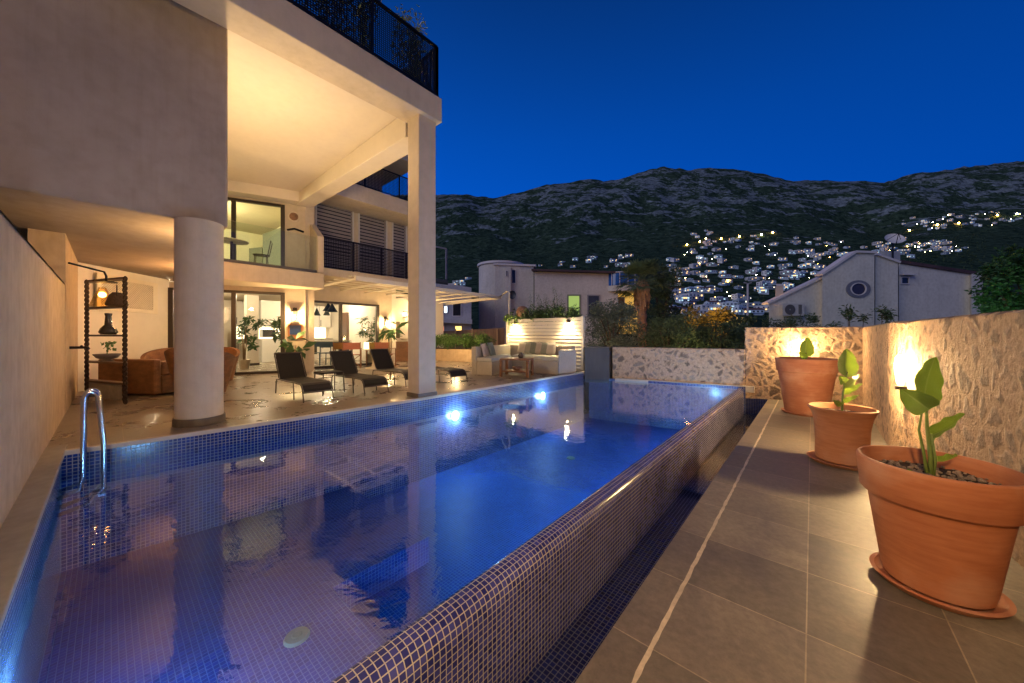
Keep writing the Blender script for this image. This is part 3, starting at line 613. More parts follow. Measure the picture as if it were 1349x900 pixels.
# wing with shuttered windows beyond
g = MB(); g.wall((-12.1, 7.95), (-12.1, 4.0), 3.1, 5.6, -.25, holes=[(7.95-y1, 7.95-y0, 3.15, 5.52) for (y0, y1) in ((4.32, 5.56), (5.72, 6.82), (7.02, 7.66))]); V.part(g, 'upper_wall', stuc, w=True)
shut_m = mat('shutter_slats', (.26, .24, .25), .5, .1, 20, .1)
for (y0, y1) in ((4.32, 5.56), (5.72, 6.82), (7.02, 7.66)):
    g = MB(); t = .05
    g.box(-12.15, -12.06, y0, y0+t, 3.15, 5.52); g.box(-12.15, -12.06, y1-t, y1, 3.15, 5.52); g.box(-12.15, -12.06, y0+t, y1-t, 5.47, 5.52); g.box(-12.15, -12.06, y0+t, y1-t, 3.15, 3.2)
    wf = V.part(g, 'window', mat('pale_window_frame', (.62, .60, .56), .5, .05, 10, .05), w=True)
    g = MB(); z = 3.22
    while z < 5.42:
        g.extrude([(-12.085, y0+t, z), (-12.125, y0+t, z+.012), (-12.14, y0+t, z+.10), (-12.10, y0+t, z+.09)], (0, y1-y0-2*t, 0)); z += .118
    V.part(g, 'shutter', shut_m, w=True, parent=wf)
    g = MB(); g.box(-12.2, -12.19, y0+t, y1-t, 3.2, 5.47); V.part(g, 'pane', mat('dark_pane', (.02, .03, .05), .1, .1, 3, 0), w=True, parent=wf)
g = MB(); g.box(-12.2, -10.95, 4.07, 7.95, 2.86, 3.09); V.part(g, 'wing_balcony_slab', stuc, w=True, bevel=.008)
def mesh_rail(pts, z0, z1, n_post, name, pitch=.045, bar=.006):
    g = MB()
    for (a, b_) in zip(pts, pts[1:]):
        a, b_ = Vector(a), Vector(b_); d = b_-a; k = max(1, int(d.length/n_post))
        for i in range(k+1):
            p = a+d*i/k; g.beam((p.x, p.y, z0-.03), (p.x, p.y, z1), .04, .04)
        g.beam((a.x, a.y, z1), (b_.x, b_.y, z1), .045, .03); g.beam((a.x, a.y, z0+.05), (b_.x, b_.y, z0+.05), .03, .03)
    f = V.part(g, name, black, w=True)
    g = MB()
    for (a, b_) in zip(pts, pts[1:]):
        a, b_ = Vector(a), Vector(b_); d = b_-a; k = int(d.length/pitch)
        for i in range(1, k):
            p = a+d*i/k; g.beam((p.x, p.y, z0+.05), (p.x, p.y, z1), bar, bar)
        z = z0+.05+pitch
        while z < z1-.02:
            g.beam((a.x, a.y, z), (b_.x, b_.y, z), bar, bar); z += pitch
    V.part(g, 'wire_mesh', black, w=True, parent=f)
mesh_rail([(-11.0, 4.10), (-11.0, 7.9), (-12.0, 7.9)], 3.09, 4.02, .95, 'balcony_railing', .05, .011)
g = MB(); g.box(-13.5, -10.95, 3.95, 7.97, 5.37, 5.88); V.part(g, 'upper_balcony_slab', stuc, w=True, bevel=.01)
mesh_rail([(-11.0, 4.2), (-11.0, 7.9), (-12.6, 7.9)], 5.88, 6.70, .95, 'balcony_railing', .05, .011)
g = MB(); g.wall((-12.6, 6.9), (-12.6, 3.9), 5.88, 7.42, -.3, holes=[(1.0, 2.4, 5.95, 7.2)]); V.part(g, 'top_wall', stuc, w=True)
g = MB(); g.box(-12.66, -12.62, 4.5, 5.95, 5.9, 7.25); V.part(g, 'top_window', mat('top_window_glass', (.03, .05, .08), .08, .1, 3, 0), w=True)
g = MB(); g.box(-15, -11.15, 3.2, 7.6, 7.42, 7.75); V.part(g, 'roof_slab', stuc, w=True, bevel=.01)
# service wing beyond the kitchen, below the pergola
g = MB(); g.wall((-13.3, 10.4), (-13.3, 7.04), 0, 2.85, -.25, holes=[(10.4-8.1, 10.4-7.55, .95, 1.65)]); V.part(g, 'service_wall', inner, w=True)
g = MB(); g.box(-13.5, -12.11, 7.025, 7.2, 0, 2.85); V.part(g, 'service_wall', inner, w=True)
g = MB(); g.box(-13.36, -13.31, 7.55, 8.1, .95, 1.65); V.part(g, 'service_window', mat('slatted_window', (.13, .10, .06), .5, .2, 30, .3, stretch=(1, 1, 6)), w=True)
# room shells
g = MB(); g.box(-18.2, -18.0, -1, 8.2, 0, 2.6); V.part(g, 'room_wall', inner, w=True)
g = MB(); g.box(-18.0, -12.36, 7.05, 7.25, 0, 2.6); V.part(g, 'room_wall', inner, w=True)
g = MB(); g.box(-18.0, -12.66, -.9, -.7, 0, 2.6); V.part(g, 'room_wall', inner, w=True)
g = MB(); g.prism([(-18, -.7), (-12.7, -.7), (-12.7, .95), (-11.67, 3.4), (-12.36, 4), (-12.36, 7.05), (-18, 7.05)], 2.5, 2.6); V.part(g, 'room_ceiling', ceil_m, w=True)
g = MB(); g.box(-15.35, -15.0, 3.15, 3.5, 0.007, 2.5); V.part(g, 'room_pillar', inner, w=True)
g = MB(); g.box(-15.37, -14.98, 3.13, 3.52, 0.007, .09); V.part(g, 'pillar_skirting', bronze, w=True)
g = MB(); g.extrude([(-16.6, .2, .007), (-16.6, 2.9, .007), (-16.6, 2.9, 1.2), (-16.6, .2, 2.45)], (-.2, 0, 0)); V.part(g, 'stair_wall', inner, w=True)
g = MB(); g.box(-16.38, -16.35, 2.25, 2.75, .007, 1.75); V.part(g, 'inner_door', mat('dark_door', (.02, .02, .025), .4, .1, 8, .05), w=True)
# upper room
upw = mat('upper_room_wall', (.72, .66, .50), .8, .05, 4, .1)
g = MB(); g.box(-16.2, -16.0, .3, 4.4, 2.87, 5.0); V.part(g, 'room_wall', upw, w=True)
g = MB(); g.box(-16.0, -12.5, 3.95, 4.1, 2.87, 5.0); V.part(g, 'room_wall', upw, w=True)
g = MB(); g.box(-16.0, -12.6, .75, .9, 2.87, 5.0); V.part(g, 'room_wall', upw, w=True)
g = MB(); g.prism([(-16, .9), (-12.65, .9), (-11.7, 3.3), (-11.6, 3.94), (-16, 3.94)], 2.863, 2.89); V.part(g, 'room_floor', mat('upper_floor', (.4, .34, .26), .4, .1, 5, .1), w=True)
g = MB(); g.prism([(-16, .9), (-12.65, .9), (-11.7, 3.3), (-11.6, 3.94), (-16, 3.94)], 4.93, 4.99); V.part(g, 'room_ceiling', upw, w=True)
lamp((-13.3, 1.3, 4.5), 330, (1, .84, .42), r=.15)
# upper railing on the roof terrace and its plants
mesh_rail([(-5.12, .2), (-5.12, 3.86), (-6.6, 3.86)], 5.37, 6.28, 1.2, 'terrace_railing', .034, .010)
mesh_rail([(-5.86, -3), (-5.86, 1.0), (-5.2, 1.0)], 5.28, 6.05, 1.2, 'terrace_railing', .034, .010)
# vent lattice on the rear wall
lat = Thing('lattice_panel', 'white lattice panel of pierced diamonds high on the wall behind the shelf', 'lattice panel', (-11.6, .2, 1.7))
a_, b_ = Vector((-10.7, -.394)), Vector((-12.42, 1.0)); dd = (b_-a_).normalized(); nn = Vector((.63, .777))
SA, SB = s_on(a_, b_, 122), s_on(a_, b_, 203)
def PL(s, z, o): v = a_+dd*(SA+s)+nn*o; return Vector((v.x, v.y, z))
LW = SB-SA; z0_, z1_ = 1.60, 2.34
g = MB()
for (s0, s1, z0, z1) in ((0, LW, z0_, z0_+.08), (0, LW, z1_-.08, z1_), (0, .08, z0_+.08, z1_-.08), (LW-.14, LW, z0_+.08, z1_-.08)):
    g.extrude([PL(s0, z0, .05), PL(s1, z0, .05), PL(s1, z1, .05), PL(s0, z1, .05)], (nn.x*.03, nn.y*.03, 0))
creamp = mat('cream_paint', (.74, .66, .5), .5, .05, 8, .05)
lat.part(g, 'frame', creamp, w=True)
g = MB(); H_ = z1_-z0_-.16; lo, hi = .08, LW-.14
for k in range(-14, 44):
    for sgn in (1, -1):
        s_a = k*.05; za, zb = (z0_+.08, z1_-.08) if sgn > 0 else (z1_-.08, z0_+.08)
        t0 = max(0, (lo-s_a)/H_); t1 = min(1, (hi-s_a)/H_)
        if t1-t0 < .03: continue
        g.beam(PL(s_a+H_*t0, za+(zb-za)*t0, .065), PL(s_a+H_*t1, za+(zb-za)*t1, .065), .017, .012)
lat.part(g, 'lattice', creamp, w=True)
g = MB(); g.extrude([PL(.05, z0_+.05, .012), PL(LW-.1, z0_+.05, .012), PL(LW-.1, z1_-.05, .012), PL(.05, z1_-.05, .012)], (nn.x*.02, nn.y*.02, 0)); lat.part(g, 'dark_backing', mat('vent_dark', (.05, .035, .02), .9, .1, 4, 0), w=True)

# ------------------------------------------------------------------ pergola
pw = mat('pergola_paint', (.66, .60, .48), .5, .05, 12, .05)
pg = Thing('pergola', 'cream slatted pergola over the terrace in front of the villa kitchen', 'pergola', (-9.6, 10.1, 0))
zP = 2.58
g = MB(); g.beam((-9.05, 4.2, zP), (-9.45, 10.25, zP), .07, .12); pg.part(g, 'edge_beam', pw, w=True)
g = MB(); g.beam((-9.45, 10.25, zP), (-14.6, 10.75, zP), .07, .09); pg.part(g, 'edge_beam', pw, w=True)
for i in range(8):
    y = 4.3+i*.83; x1 = -9.05-.4*(y-4.2)/6.05
    g = MB(); g.beam((x1-.04, y, zP+.01), (-12.08 if y < 7 else (-13.28 if y < 10.3 else -14), y, zP+.02), .05, .045); pg.part(g, 'rafter', pw, w=True)
slat = MB()
for i in range(10):
    x = -9.35-i*.5
    if x > -12.0: slat.beam((x, 4.2, zP+.10), (x-.4, 10.3, zP+.10), .16, .008)
    else: slat.beam((x, 7.25, zP+.10), (x-.2, 10.4, zP+.10), .16, .008)
pg.part(slat, 'slats', pw, w=True)
p_ = at(671, 12.6, 0)
g = MB(); g.tube([(p_.x, p_.y, -.2), (p_.x, p_.y, 2.62), (p_.x-.12, p_.y+.0, 2.68), (-9.45, 10.25, 2.64)], .03, 8); pg.part(g, 'post', pw, w=True, smooth=True)
# ================================================================== terracotta pots and their plants
def terracotta(name, c0, c1, seed):
    m, nt, b = newmat(name); N, L = nt.nodes.new, nt.links.new
    tc = N('ShaderNodeTexCoord'); mp = N('ShaderNodeMapping'); mp.inputs['Scale'].default_value = (1, 1, 9); mp.inputs['Location'].default_value = (seed, 0, 0); L(tc.outputs['Object'], mp.inputs[0])
    n = N('ShaderNodeTexNoise'); n.inputs['Scale'].default_value = 4; n.inputs['Detail'].default_value = 8; n.inputs['Roughness'].default_value = .65; L(mp.outputs[0], n.inputs['Vector'])
    n2 = N('ShaderNodeTexNoise'); n2.inputs['Scale'].default_value = 2.6; n2.inputs['Detail'].default_value = 5; L(tc.outputs['Object'], n2.inputs['Vector'])
    n3 = N('ShaderNodeTexNoise'); n3.inputs['Scale'].default_value = 120; n3.inputs['Detail'].default_value = 3; L(tc.outputs['Object'], n3.inputs['Vector'])
    cr = N('ShaderNodeValToRGB'); cr.color_ramp.elements[0].position = .32; cr.color_ramp.elements[1].position = .7; cr.color_ramp.elements[0].color = c4(c0); cr.color_ramp.elements[1].color = c4(c1)
    ad = N('ShaderNodeMath'); ad.operation = 'MULTIPLY_ADD'; ad.inputs[1].default_value = .5; L(n2.outputs['Fac'], ad.inputs[0])
    hf = N('ShaderNodeMath'); hf.operation = 'MULTIPLY'; hf.inputs[1].default_value = .5; L(n.outputs['Fac'], hf.inputs[0]); L(hf.outputs[0], ad.inputs[2]); L(ad.outputs[0], cr.inputs[0])
    # pale lime bloom in patches
    bl = N('ShaderNodeMapRange'); bl.inputs[1].default_value = .50; bl.inputs[2].default_value = .72; bl.inputs[4].default_value = .6; L(n2.outputs['Fac'], bl.inputs[0])
    mx = N('ShaderNodeMix'); mx.data_type = 'RGBA'; mx.inputs[7].default_value = (.52, .30, .2, 1); L(bl.outputs[0], mx.inputs[0]); L(cr.outputs[0], mx.inputs[6]); L(mx.outputs[2], b.inputs['Base Color'])
    b.inputs['Roughness'].default_value = .72
    s = N('ShaderNodeMath'); s.operation = 'MULTIPLY_ADD'; s.inputs[1].default_value = .3; L(n3.outputs['Fac'], s.inputs[0]); L(n.outputs['Fac'], s.inputs[2])
    bp = N('ShaderNodeBump'); bp.inputs['Strength'].default_value = .28; bp.inputs['Distance'].default_value = .006; L(s.outputs[0], bp.inputs['Height']); L(bp.outputs[0], b.inputs['Normal'])
    return m
t1 = terracotta('terracotta_near', (.33, .095, .035), (.54, .21, .09), 0)
t2 = terracotta('terracotta_mid', (.36, .125, .045), (.58, .26, .12), 4)
t3 = terracotta('terracotta_far', (.28, .09, .045), (.46, .19, .10), 9)
soil = mat('potting_soil', (.045, .028, .018), .95, .5, 40, .8, bdist=.01)
DZ = -.45
def pot(prof, loc, label, m, soil_z, soil_r, saucer, rm=None):
    T_ = Thing('terracotta_pot', label, 'plant pot', loc, 0, 'terracotta pots along the stone wall')
    g = MB(); g.lathe(prof, n=96); T_.part(g, 'pot_body', m, autosm=32)
    g = MB(); r0, rr, h = saucer; g.lathe([(0, .004), (rr-.03, .004), (rr, .03), (rr+.012, h), (rr-.012, h+.004), (rr-.045, .022), (0, .018)], n=72); T_.part(g, 'saucer', rm or m, autosm=40)
    g = MB(); n = 40; k = 10
    for i in range(k+1):
        for j in range(n):
            r = soil_r*i/k; a = 2*PI*j/n; x, y = r*math.cos(a), r*math.sin(a); g.v.append((x, y, soil_z+.02*noise.noise(Vector((x*9+loc[1], y*9, 0)))))
    for i in range(k):
        for j in range(n): g.f.append((i*n+j, i*n+(j+1) % n, (i+1)*n+(j+1) % n, (i+1)*n+j))
    T_.part(g, 'soil', soil, smooth=True)
    return T_
P1 = (.572, 3.31); P2 = (.272, 5.80); P3 = (-.09, 8.95)
pot([(0, .03), (.20, .03), (.222, .04), (.232, .08), (.292, .515), (.297, .54), (.302, .546), (.322, .549), (.330, .56), (.347, .735), (.346, .756), (.338, .766), (.326, .766), (.317, .754), (.305, .70), (.27, .45)], (*P1, DZ),
    'largest looking, nearest terracotta pot with a thick plain rim', t1, .665, .302, (0, .272, .045))
pot([(0, .03), (.225, .03), (.243, .045), (.248, .09), (.243, .25), (.25, .42), (.272, .56), (.300, .635), (.316, .655), (.317, .668), (.306, .675), (.294, .668), (.27, .60), (.24, .52)], (*P2, DZ),
    'middle terracotta pot with a waisted body and flared lip', t2, .60, .268, (0, .315, .04))
pot([(0, .03), (.32, .03), (.335, .05), (.44, .80), (.446, .83), (.468, .835), (.487, 1.06), (.483, 1.085), (.470, 1.09), (.455, 1.075), (.44, 1.0), (.40, .8)], (*P3, DZ),
    'farthest terracotta pot, tall, with one leaf showing above its rim', t3, 1.0, .44, (0, .385, .045))
leaf_m = newmat('banana_leaf'); lm_, ntl, bl_ = leaf_m; N, L = ntl.nodes.new, ntl.links.new
uvn = N('ShaderNodeUVMap'); uvn.uv_map = 'UVMap'; sx = N('ShaderNodeSeparateXYZ'); L(uvn.outputs[0], sx.inputs[0])
wv = N('ShaderNodeTexWave'); wv.inputs['Scale'].default_value = 9; wv.inputs['Distortion'].default_value = 1.0; wv.bands_direction = 'Y'
vm = N('ShaderNodeMapping'); vm.inputs['Scale'].default_value = (1, 1, 1); L(uvn.outputs[0], vm.inputs[0]); L(vm.outputs[0], wv.inputs['Vector'])
rc = N('ShaderNodeValToRGB'); rc.color_ramp.elements[0].color = (.13, .25, .02, 1); rc.color_ramp.elements[1].color = (.36, .50, .08, 1); L(wv.outputs['Fac'], rc.inputs[0])
ab = N('ShaderNodeMath'); ab.operation = 'ABSOLUTE'; L(sx.outputs[0], ab.inputs[0]); mr = N('ShaderNodeMapRange'); mr.inputs[1].default_value = .02; mr.inputs[2].default_value = .07; mr.inputs[3].default_value = 1; mr.inputs[4].default_value = 0; L(ab.outputs[0], mr.inputs[0])
mx = N('ShaderNodeMix'); mx.data_type = 'RGBA'; mx.inputs[7].default_value = (.38, .5, .16, 1); L(mr.outputs[0], mx.inputs[0]); L(rc.outputs[0], mx.inputs[6]); L(mx.outputs[2], bl_.inputs['Base Color'])
bl_.inputs['Roughness'].default_value = .38; setin(bl_, 'Subsurface Weight', .0)
tl = N('ShaderNodeBsdfTranslucent'); tl.inputs[0].default_value = (.35, .55, .06, 1); mxs = N('ShaderNodeMixShader'); mxs.inputs[0].default_value = .35
om = [n for n in ntl.nodes if n.type == 'OUTPUT_MATERIAL'][0]; L(bl_.outputs[0], mxs.inputs[1]); L(tl.outputs[0], mxs.inputs[2]); L(mxs.outputs[0], om.inputs[0])
bpn = N('ShaderNodeBump'); bpn.inputs['Strength'].default_value = .8; bpn.inputs['Distance'].default_value = .004; L(wv.outputs['Fac'], bpn.inputs['Height']); L(bpn.outputs[0], bl_.inputs['Normal'])
stem_m = mat('plant_stem', (.16, .22, .05), .5, .3, 12, .1)
def blade(T_, base, tip, width, side=(1, 0, 0), bend=.12, fold=.25, seed=0):
    """one broad leaf from base to tip (local coordinates); roll turns it about its midrib"""
    base, tip = Vector(base), Vector(tip); d = tip-base; Ln = d.length; d.normalize()
    s = CR*side[0]+CA*side[1]+UP*side[2]; s = (s-d*s.dot(d)).normalized(); n = s.cross(d).normalized()
    me = MB(); nu, nv = 18, 10; rg = random.Random(seed); uvv = []
    for i in range(nu+1):
        t = i/nu; w = width*.5*(math.sin(PI*min(1, t**.75))**.62)*(1-.15*t) if 0 < t < 1 else .003
        for j in range(nv+1):
            u = -1+2*j/nv; ed = 1+.025*math.sin(t*23+seed)*abs(u)
            p = base+d*Ln*t+s*w*u*ed+n*(bend*Ln*math.sin(PI*t)*.6-abs(u)*w*fold*-1+.005*math.sin(t*16+u*3+seed)*abs(u))
            me.v.append(tuple(p)); uvv.append((u, t*4))
    for i in range(nu):
        for j in range(nv): a = i*(nv+1)+j; me.f.append((a, a+1, a+nv+2, a+nv+1))
    o = T_.part(me, 'leaf', lm_, smooth=True); uv = o.data.uv_layers.new(name='UVMap')
    for p_ in o.data.polygons:
        for li in p_.loop_indices: uv.data[li].uv = uvv[o.data.loops[li].vertex_index]
    return o
def stalk(T_, pts, r0, r1): g = MB(); n = len(pts); g.tube(pts, [r0+(r1-r0)*i/(n-1) for i in range(n)], 8); T_.part(g, 'stem', stem_m, smooth=True)
CR = Vector((cT, sT, 0)); CA = Vector((-sT, cT, 0)); UP = Vector((0, 0, 1))
# camera-right and camera-away directions in world terms, to pose the leaves as the photo shows them
CR = Vector((cT, sT, 0)); CA = Vector((-sT, cT, 0)); UP = Vector((0, 0, 1))
def L3(a, b, c): return CR*a+CA*b+UP*c
# near plant: root of the stem about (1237,622)
T_ = Thing('young_banana_plant', 'young broad leaved plant growing in the nearest, largest pot', 'plant', (P1[0]-.02, P1[1]-.02, DZ+.665))
stalk(T_, [L3(0, 0, -.03), L3(-.005, 0, .15), L3(-.025, 0, .32), L3(-.035, 0, .52)], .014, .006)
stalk(T_, [L3(-.01, .01, 0), L3(-.03, .01, .14), L3(-.075, 0, .30), L3(-.055, 0, .43)], .009, .005)
stalk(T_, [L3(.01, 0, 0), L3(.015, -.01, .12), L3(-.01, -.01, .28)], .009, .005)
blade(T_, L3(-.045, .0, .46), L3(.075, .04, .745), .235, side=(1, .15, -.2), bend=-.06, fold=.12, seed=1)
blade(T_, L3(-.035, -.02, .43), L3(-.25, -.05, .565), .15, side=(.3, -.5, .75), bend=.10, fold=.3, seed=2)
blade(T_, L3(-.02, 0, .26), L3(.205, .0, .40), .135, side=(-.3, -.35, .9), bend=-.10, fold=.3, seed=3)
blade(T_, L3(0, 0, .11), L3(.20, .03, .135), .09, side=(0, -.6, .8), bend=-.12, fold=.4, seed=4)
blade(T_, L3(.0, 0, .22), L3(.09, .05, .28), .05, side=(0, -.6, .8), bend=-.12, fold=.4, seed=7)
blade(T_, L3(-.05, -.05, .035), L3(-.26, -.10, .10), .06, side=(0, -.8, .5), bend=.2, fold=.3, seed=5)
# middle plant
T_ = Thing('young_banana_plant', 'young plant with stacked bright leaves growing in the waisted middle pot', 'plant', (P2[0]+.0, P2[1]-.02, DZ+.60))
stalk(T_, [L3(0, 0, -.03), L3(.01, 0, .2), L3(.04, 0, .42), L3(.07, 0, .5)], .013, .006)
blade(T_, L3(.06, 0, .44), L3(.09, .03, .78), .30, side=(1, .1, 0), bend=-.08, fold=.2, seed=11)
blade(T_, L3(.02, 0, .28), L3(.24, .02, .47), .15, side=(-.4, -.3, .8), bend=-.1, fold=.3, seed=12)
blade(T_, L3(.03, 0, .36), L3(-.08, -.05, .46), .11, side=(.5, -.3, .8), bend=.1, fold=.3, seed=13)
blade(T_, L3(0, 0, .14), L3(.21, 0, .22), .11, side=(-.3, -.6, .8), bend=-.15, fold=.3, seed=14)
blade(T_, L3(0, 0, .10), L3(-.13, -.03, .17), .08, side=(.3, -.6, .8), bend=.15, fold=.3, seed=15)
blade(T_, L3(.02, 0, .24), L3(.23, -.02, .36), .12, side=(-.3, -.4, .8), bend=-.12, fold=.3, seed=16)
T_ = Thing('young_banana_plant', 'single dark green leaf rising from the farthest pot', 'plant', (P3[0]+.0, P3[1]-.1, DZ+1.0))
stalk(T_, [L3(0, 0, -.02), L3(.0, 0, .1), L3(.0, 0, .2)], .02, .01)
blade(T_, L3(.0, 0, .12), L3(.05, .02, .50), .30, side=(1, 0, 0), bend=-.1, fold=.2, seed=21)
blade(T_, L3(0, 0, .08), L3(-.13, .0, .22), .12, side=(.5, -.4, .7), bend=.1, fold=.2, seed=22)
# driftwood and gravel in the near pot
T_ = Thing('wooden_offcut', 'weathered piece of wood lying on the soil inside the nearest pot', 'wood', (P1[0]-.12, P1[1]-.10, DZ+.672))
g = MB(); base = L3(-.20, .06, .0); g.extrude([L3(-.13, .08, .0), L3(-.08, -.02, .0), L3(.08, -.08, .0), L3(.11, -.02, .0), L3(.0, .07, .0)], (0, 0, .035)); T_.part(g, 'wood_piece', mat('driftwood', (.16, .09, .06), .5, .4, 14, .6, stretch=(1, 5, 1)), bevel=.012)
peb = MB(); rg = random.Random(5)
for _ in range(300):
    a, r = rg.uniform(0, 2*PI), .29*math.sqrt(rg.random()); s = rg.uniform(.006, .014)
    c = (P1[0]+r*math.cos(a), P1[1]+r*math.sin(a), DZ+.675+rg.uniform(-.004, .006)); peb.ball(c, s, 6, 4, sz=.7)
o = peb.build('gravel', mat('pale_gravel', (.24, .175, .12), .8, .6, 60, .3)); tag(o, 'small pale gravel scattered over the soil of the nearest pot', 'gravel', kind='stuff')

# ================================================================== wall lights set in the stone wall
bulb_hot = glow('hot_bulb', (1, .70, .32), 38)
for (px, py, z0, z1, lab, wallpt, e_) in (
    (1198, 487, .48, .86, 'glowing flame shaped wall light on the stone wall behind the nearest pot', (.865, 6.3), 20),
    (1060, 460, .62, .98, 'glowing wall light on the far stone wall behind the farthest pot', None, 10)):
    p_ = Vector((wallpt[0]-.05, wallpt[1], z0)) if wallpt else at(px, 8.03, z0)
    T_ = Thing('wall_light', lab, 'wall light', (p_.x, p_.y, z0))
    g = MB(); g.lathe([(0, 0), (.022, .01), (.034, .05), (.045, .16), (.05, .26), (.042, .34), (.02, .37), (0, .375)], n=20); T_.part(g, 'glass_globe', bulb_hot, smooth=True)
    g = MB(); g.box(-.05, .05, -.05, .05, -.045, -.003); T_.part(g, 'bracket', bronze, bevel=.004)
    lamp((p_.x-(.10 if wallpt else 0), p_.y-(.0 if wallpt else .10), z0+.2), e_*LE_*1.6, WARM, r=.05)

# ================================================================== pool ladder
steel = mat('polished_steel', (.62, .60, .58), .16, .05, 20, .02, metal=1)
T_ = Thing('pool_ladder', 'stainless steel ladder with two curved grab rails at the left end of the pool', 'pool ladder', (-4.75, -.3, .012))
for x in (-5.08, -4.86):
    pts = [(x, -.29, -.30), (x, -.17, -.26), (x, -.15, -.15), (x, -.15, .40)]
    for k in range(1, 8): a = PI-PI*k/8; pts.append((x, -.105+.045*math.cos(a), .50+.09*math.sin(a)))
    pts += [(x, -.055, .40), (x, -.03, .05), (x, -.03, -.28), (x, -.12, -.40), (x, -.29, -.44)]
    g = MB(); g.tube(pts, .017, 12); T_.part(g, 'grab_rail', steel, w=True, smooth=True)
for z in (-.37,):
    g = MB(); g.box(-5.06, -4.88, -.10, -.02, z, z+.025); T_.part(g, 'rung', steel, w=True, bevel=.004)

# ================================================================== sun loungers
frame_m = mat('lounger_frame', (.035, .025, .02), .4, .2, 30, .05)
m_, nts, bs_ = newmat('lounger_mesh'); N, L = nts.nodes.new, nts.links.new
tc = N('ShaderNodeTexCoord'); bk_ = N('ShaderNodeTexBrick'); bk_.inputs['Scale'].default_value = 1; bk_.inputs['Brick Width'].default_value = .012; bk_.inputs['Row Height'].default_value = .006; bk_.inputs['Mortar Size'].default_value = .0012
bk_.inputs['Color1'].default_value = (.008, .007, .007, 1); bk_.inputs['Color2'].default_value = (.014, .011, .010, 1); bk_.inputs['Mortar'].default_value = (.01, .008, .006, 1)
L(tc.outputs['Object'], bk_.inputs['Vector']); L(bk_.outputs['Color'], bs_.inputs['Base Color']); bs_.inputs['Roughness'].default_value = .7; setin(bs_, 'Specular IOR Level', .25)
sling = m_
def lounger(loc, label):
    """head towards -x, foot towards +x"""
    T_ = Thing('sun_lounger', label, 'sun lounger', loc, 0, 'brown sling sun loungers beside the pool')
    w = .31
    prof = [(-1.28, .86), (-1.27, .83), (-.92, .345), (-.88, .325), (-.4, .325), (0, .34), (.42, .335), (.50, .31), (.56, .24), (.575, .20)]
    g = MB()
    for (x, z) in prof: g.v += [(x, -w+.02, z), (x, w-.02, z)]
    n = len(prof)
    for (x, z) in prof: g.v += [(x, -w+.02, z-.012), (x, w-.02, z-.012)]
    for i in range(n-1): g.f += [(2*i, 2*i+1, 2*i+3, 2*i+2), (2*n+2*i, 2*n+2*i+2, 2*n+2*i+3, 2*n+2*i+1)]
    T_.part(g, 'backrest_sling', sling) if False else None
    k = 3
    def strip(a, b_):
        g = MB(); pr = prof[a:b_]
        for off in (0, -.014):
            for (x, z) in pr: g.v += [(x, -w+.02, z+off), (x, w-.02, z+off)]
        n = len(pr)
        for i in range(n-1): g.f += [(2*i, 2*i+2, 2*i+3, 2*i+1), (2*n+2*i, 2*n+2*i+1, 2*n+2*i+3, 2*n+2*i+2), (2*i, 2*n+2*i, 2*n+2*i+2, 2*i+2), (2*i+1, 2*i+3, 2*n+2*i+3, 2*n+2*i+1)]
        return g
    T_.part(strip(0, 3), 'backrest', sling); T_.part(strip(2, len(prof)), 'seat', sling)
    for s in (-1, 1):
        g = MB(); y = s*w
        g.tube([(-1.28, y, .86), (-1.26, y, .82), (-.93, y, .35)], .014, 8); T_.part(g, 'backrest_rail', frame_m, smooth=True)
        g = MB(); g.tube([(-1.12, y, .30), (-.9, y, .318), (-.4, y, .318), (0, y, .333), (.42, y, .328), (.50, y, .303), (.56, y, .235), (.59, y, .17)], .016, 8); T_.part(g, 'side_rail', frame_m, smooth=True)
        g = MB(); g.tube([(.56, y, .235), (.60, y, .10), (.62, y, 0.0)], .014, 8); T_.part(g, 'leg', frame_m, smooth=True)
        g = MB(); g.tube([(-.95, y, .31), (-1.08, y, .30), (-1.13, y, .26), (-1.17, y, 0.0)], .014, 8); T_.part(g, 'leg', frame_m, smooth=True)
        g = MB(); g.tube([(.02, y, .33), (.05, y, .16), (.06, y, 0.0)], .013, 8); T_.part(g, 'leg', frame_m, smooth=True)
    for (x, z) in ((-1.28, .86), (-.92, .33), (.59, .18)):
        g = MB(); g.tube([(x, -w, z), (x, w, z)], .013, 8); T_.part(g, 'cross_bar', frame_m, smooth=True)
    T_.o.scale = (.80, .74, .87)
    return T_.o
lo = lounger((-6.68, 2.27, 0), 'first sun lounger from the round column, with its back raised')
place(lo, (-6.56, 3.22, 0), 0, 'second sun lounger from the round column, just beyond the small side table', sc=(.80, .74, .87))
place(lo, (-6.95, 4.30, 0), 0, 'third sun lounger, its foot hidden behind the square column', sc=(.80, .74, .87))
place(lo, (-6.55, 5.20, 0), 0, 'farthest sun lounger, just right of the square column', sc=(.80, .74, .87))
T_ = Thing('side_table', 'small dark side table between the two nearest loungers', 'side table', (-7.02, 2.76, 0))
g = MB(); g.box(-.22, .22, -.2, .2, .375, .395); T_.part(g, 'table_top', sling, bevel=.004)
for sx_ in (-1, 1):
    for sy_ in (-1, 1): g = MB(); g.tube([(.2*sx_, .18*sy_, .375), (.225*sx_, .19*sy_, 0)], .012, 8); T_.part(g, 'leg', frame_m, smooth=True)
g = MB(); g.box(-.21, .21, -.2, -.18, .35, .374); T_.part(g, 'apron', frame_m)

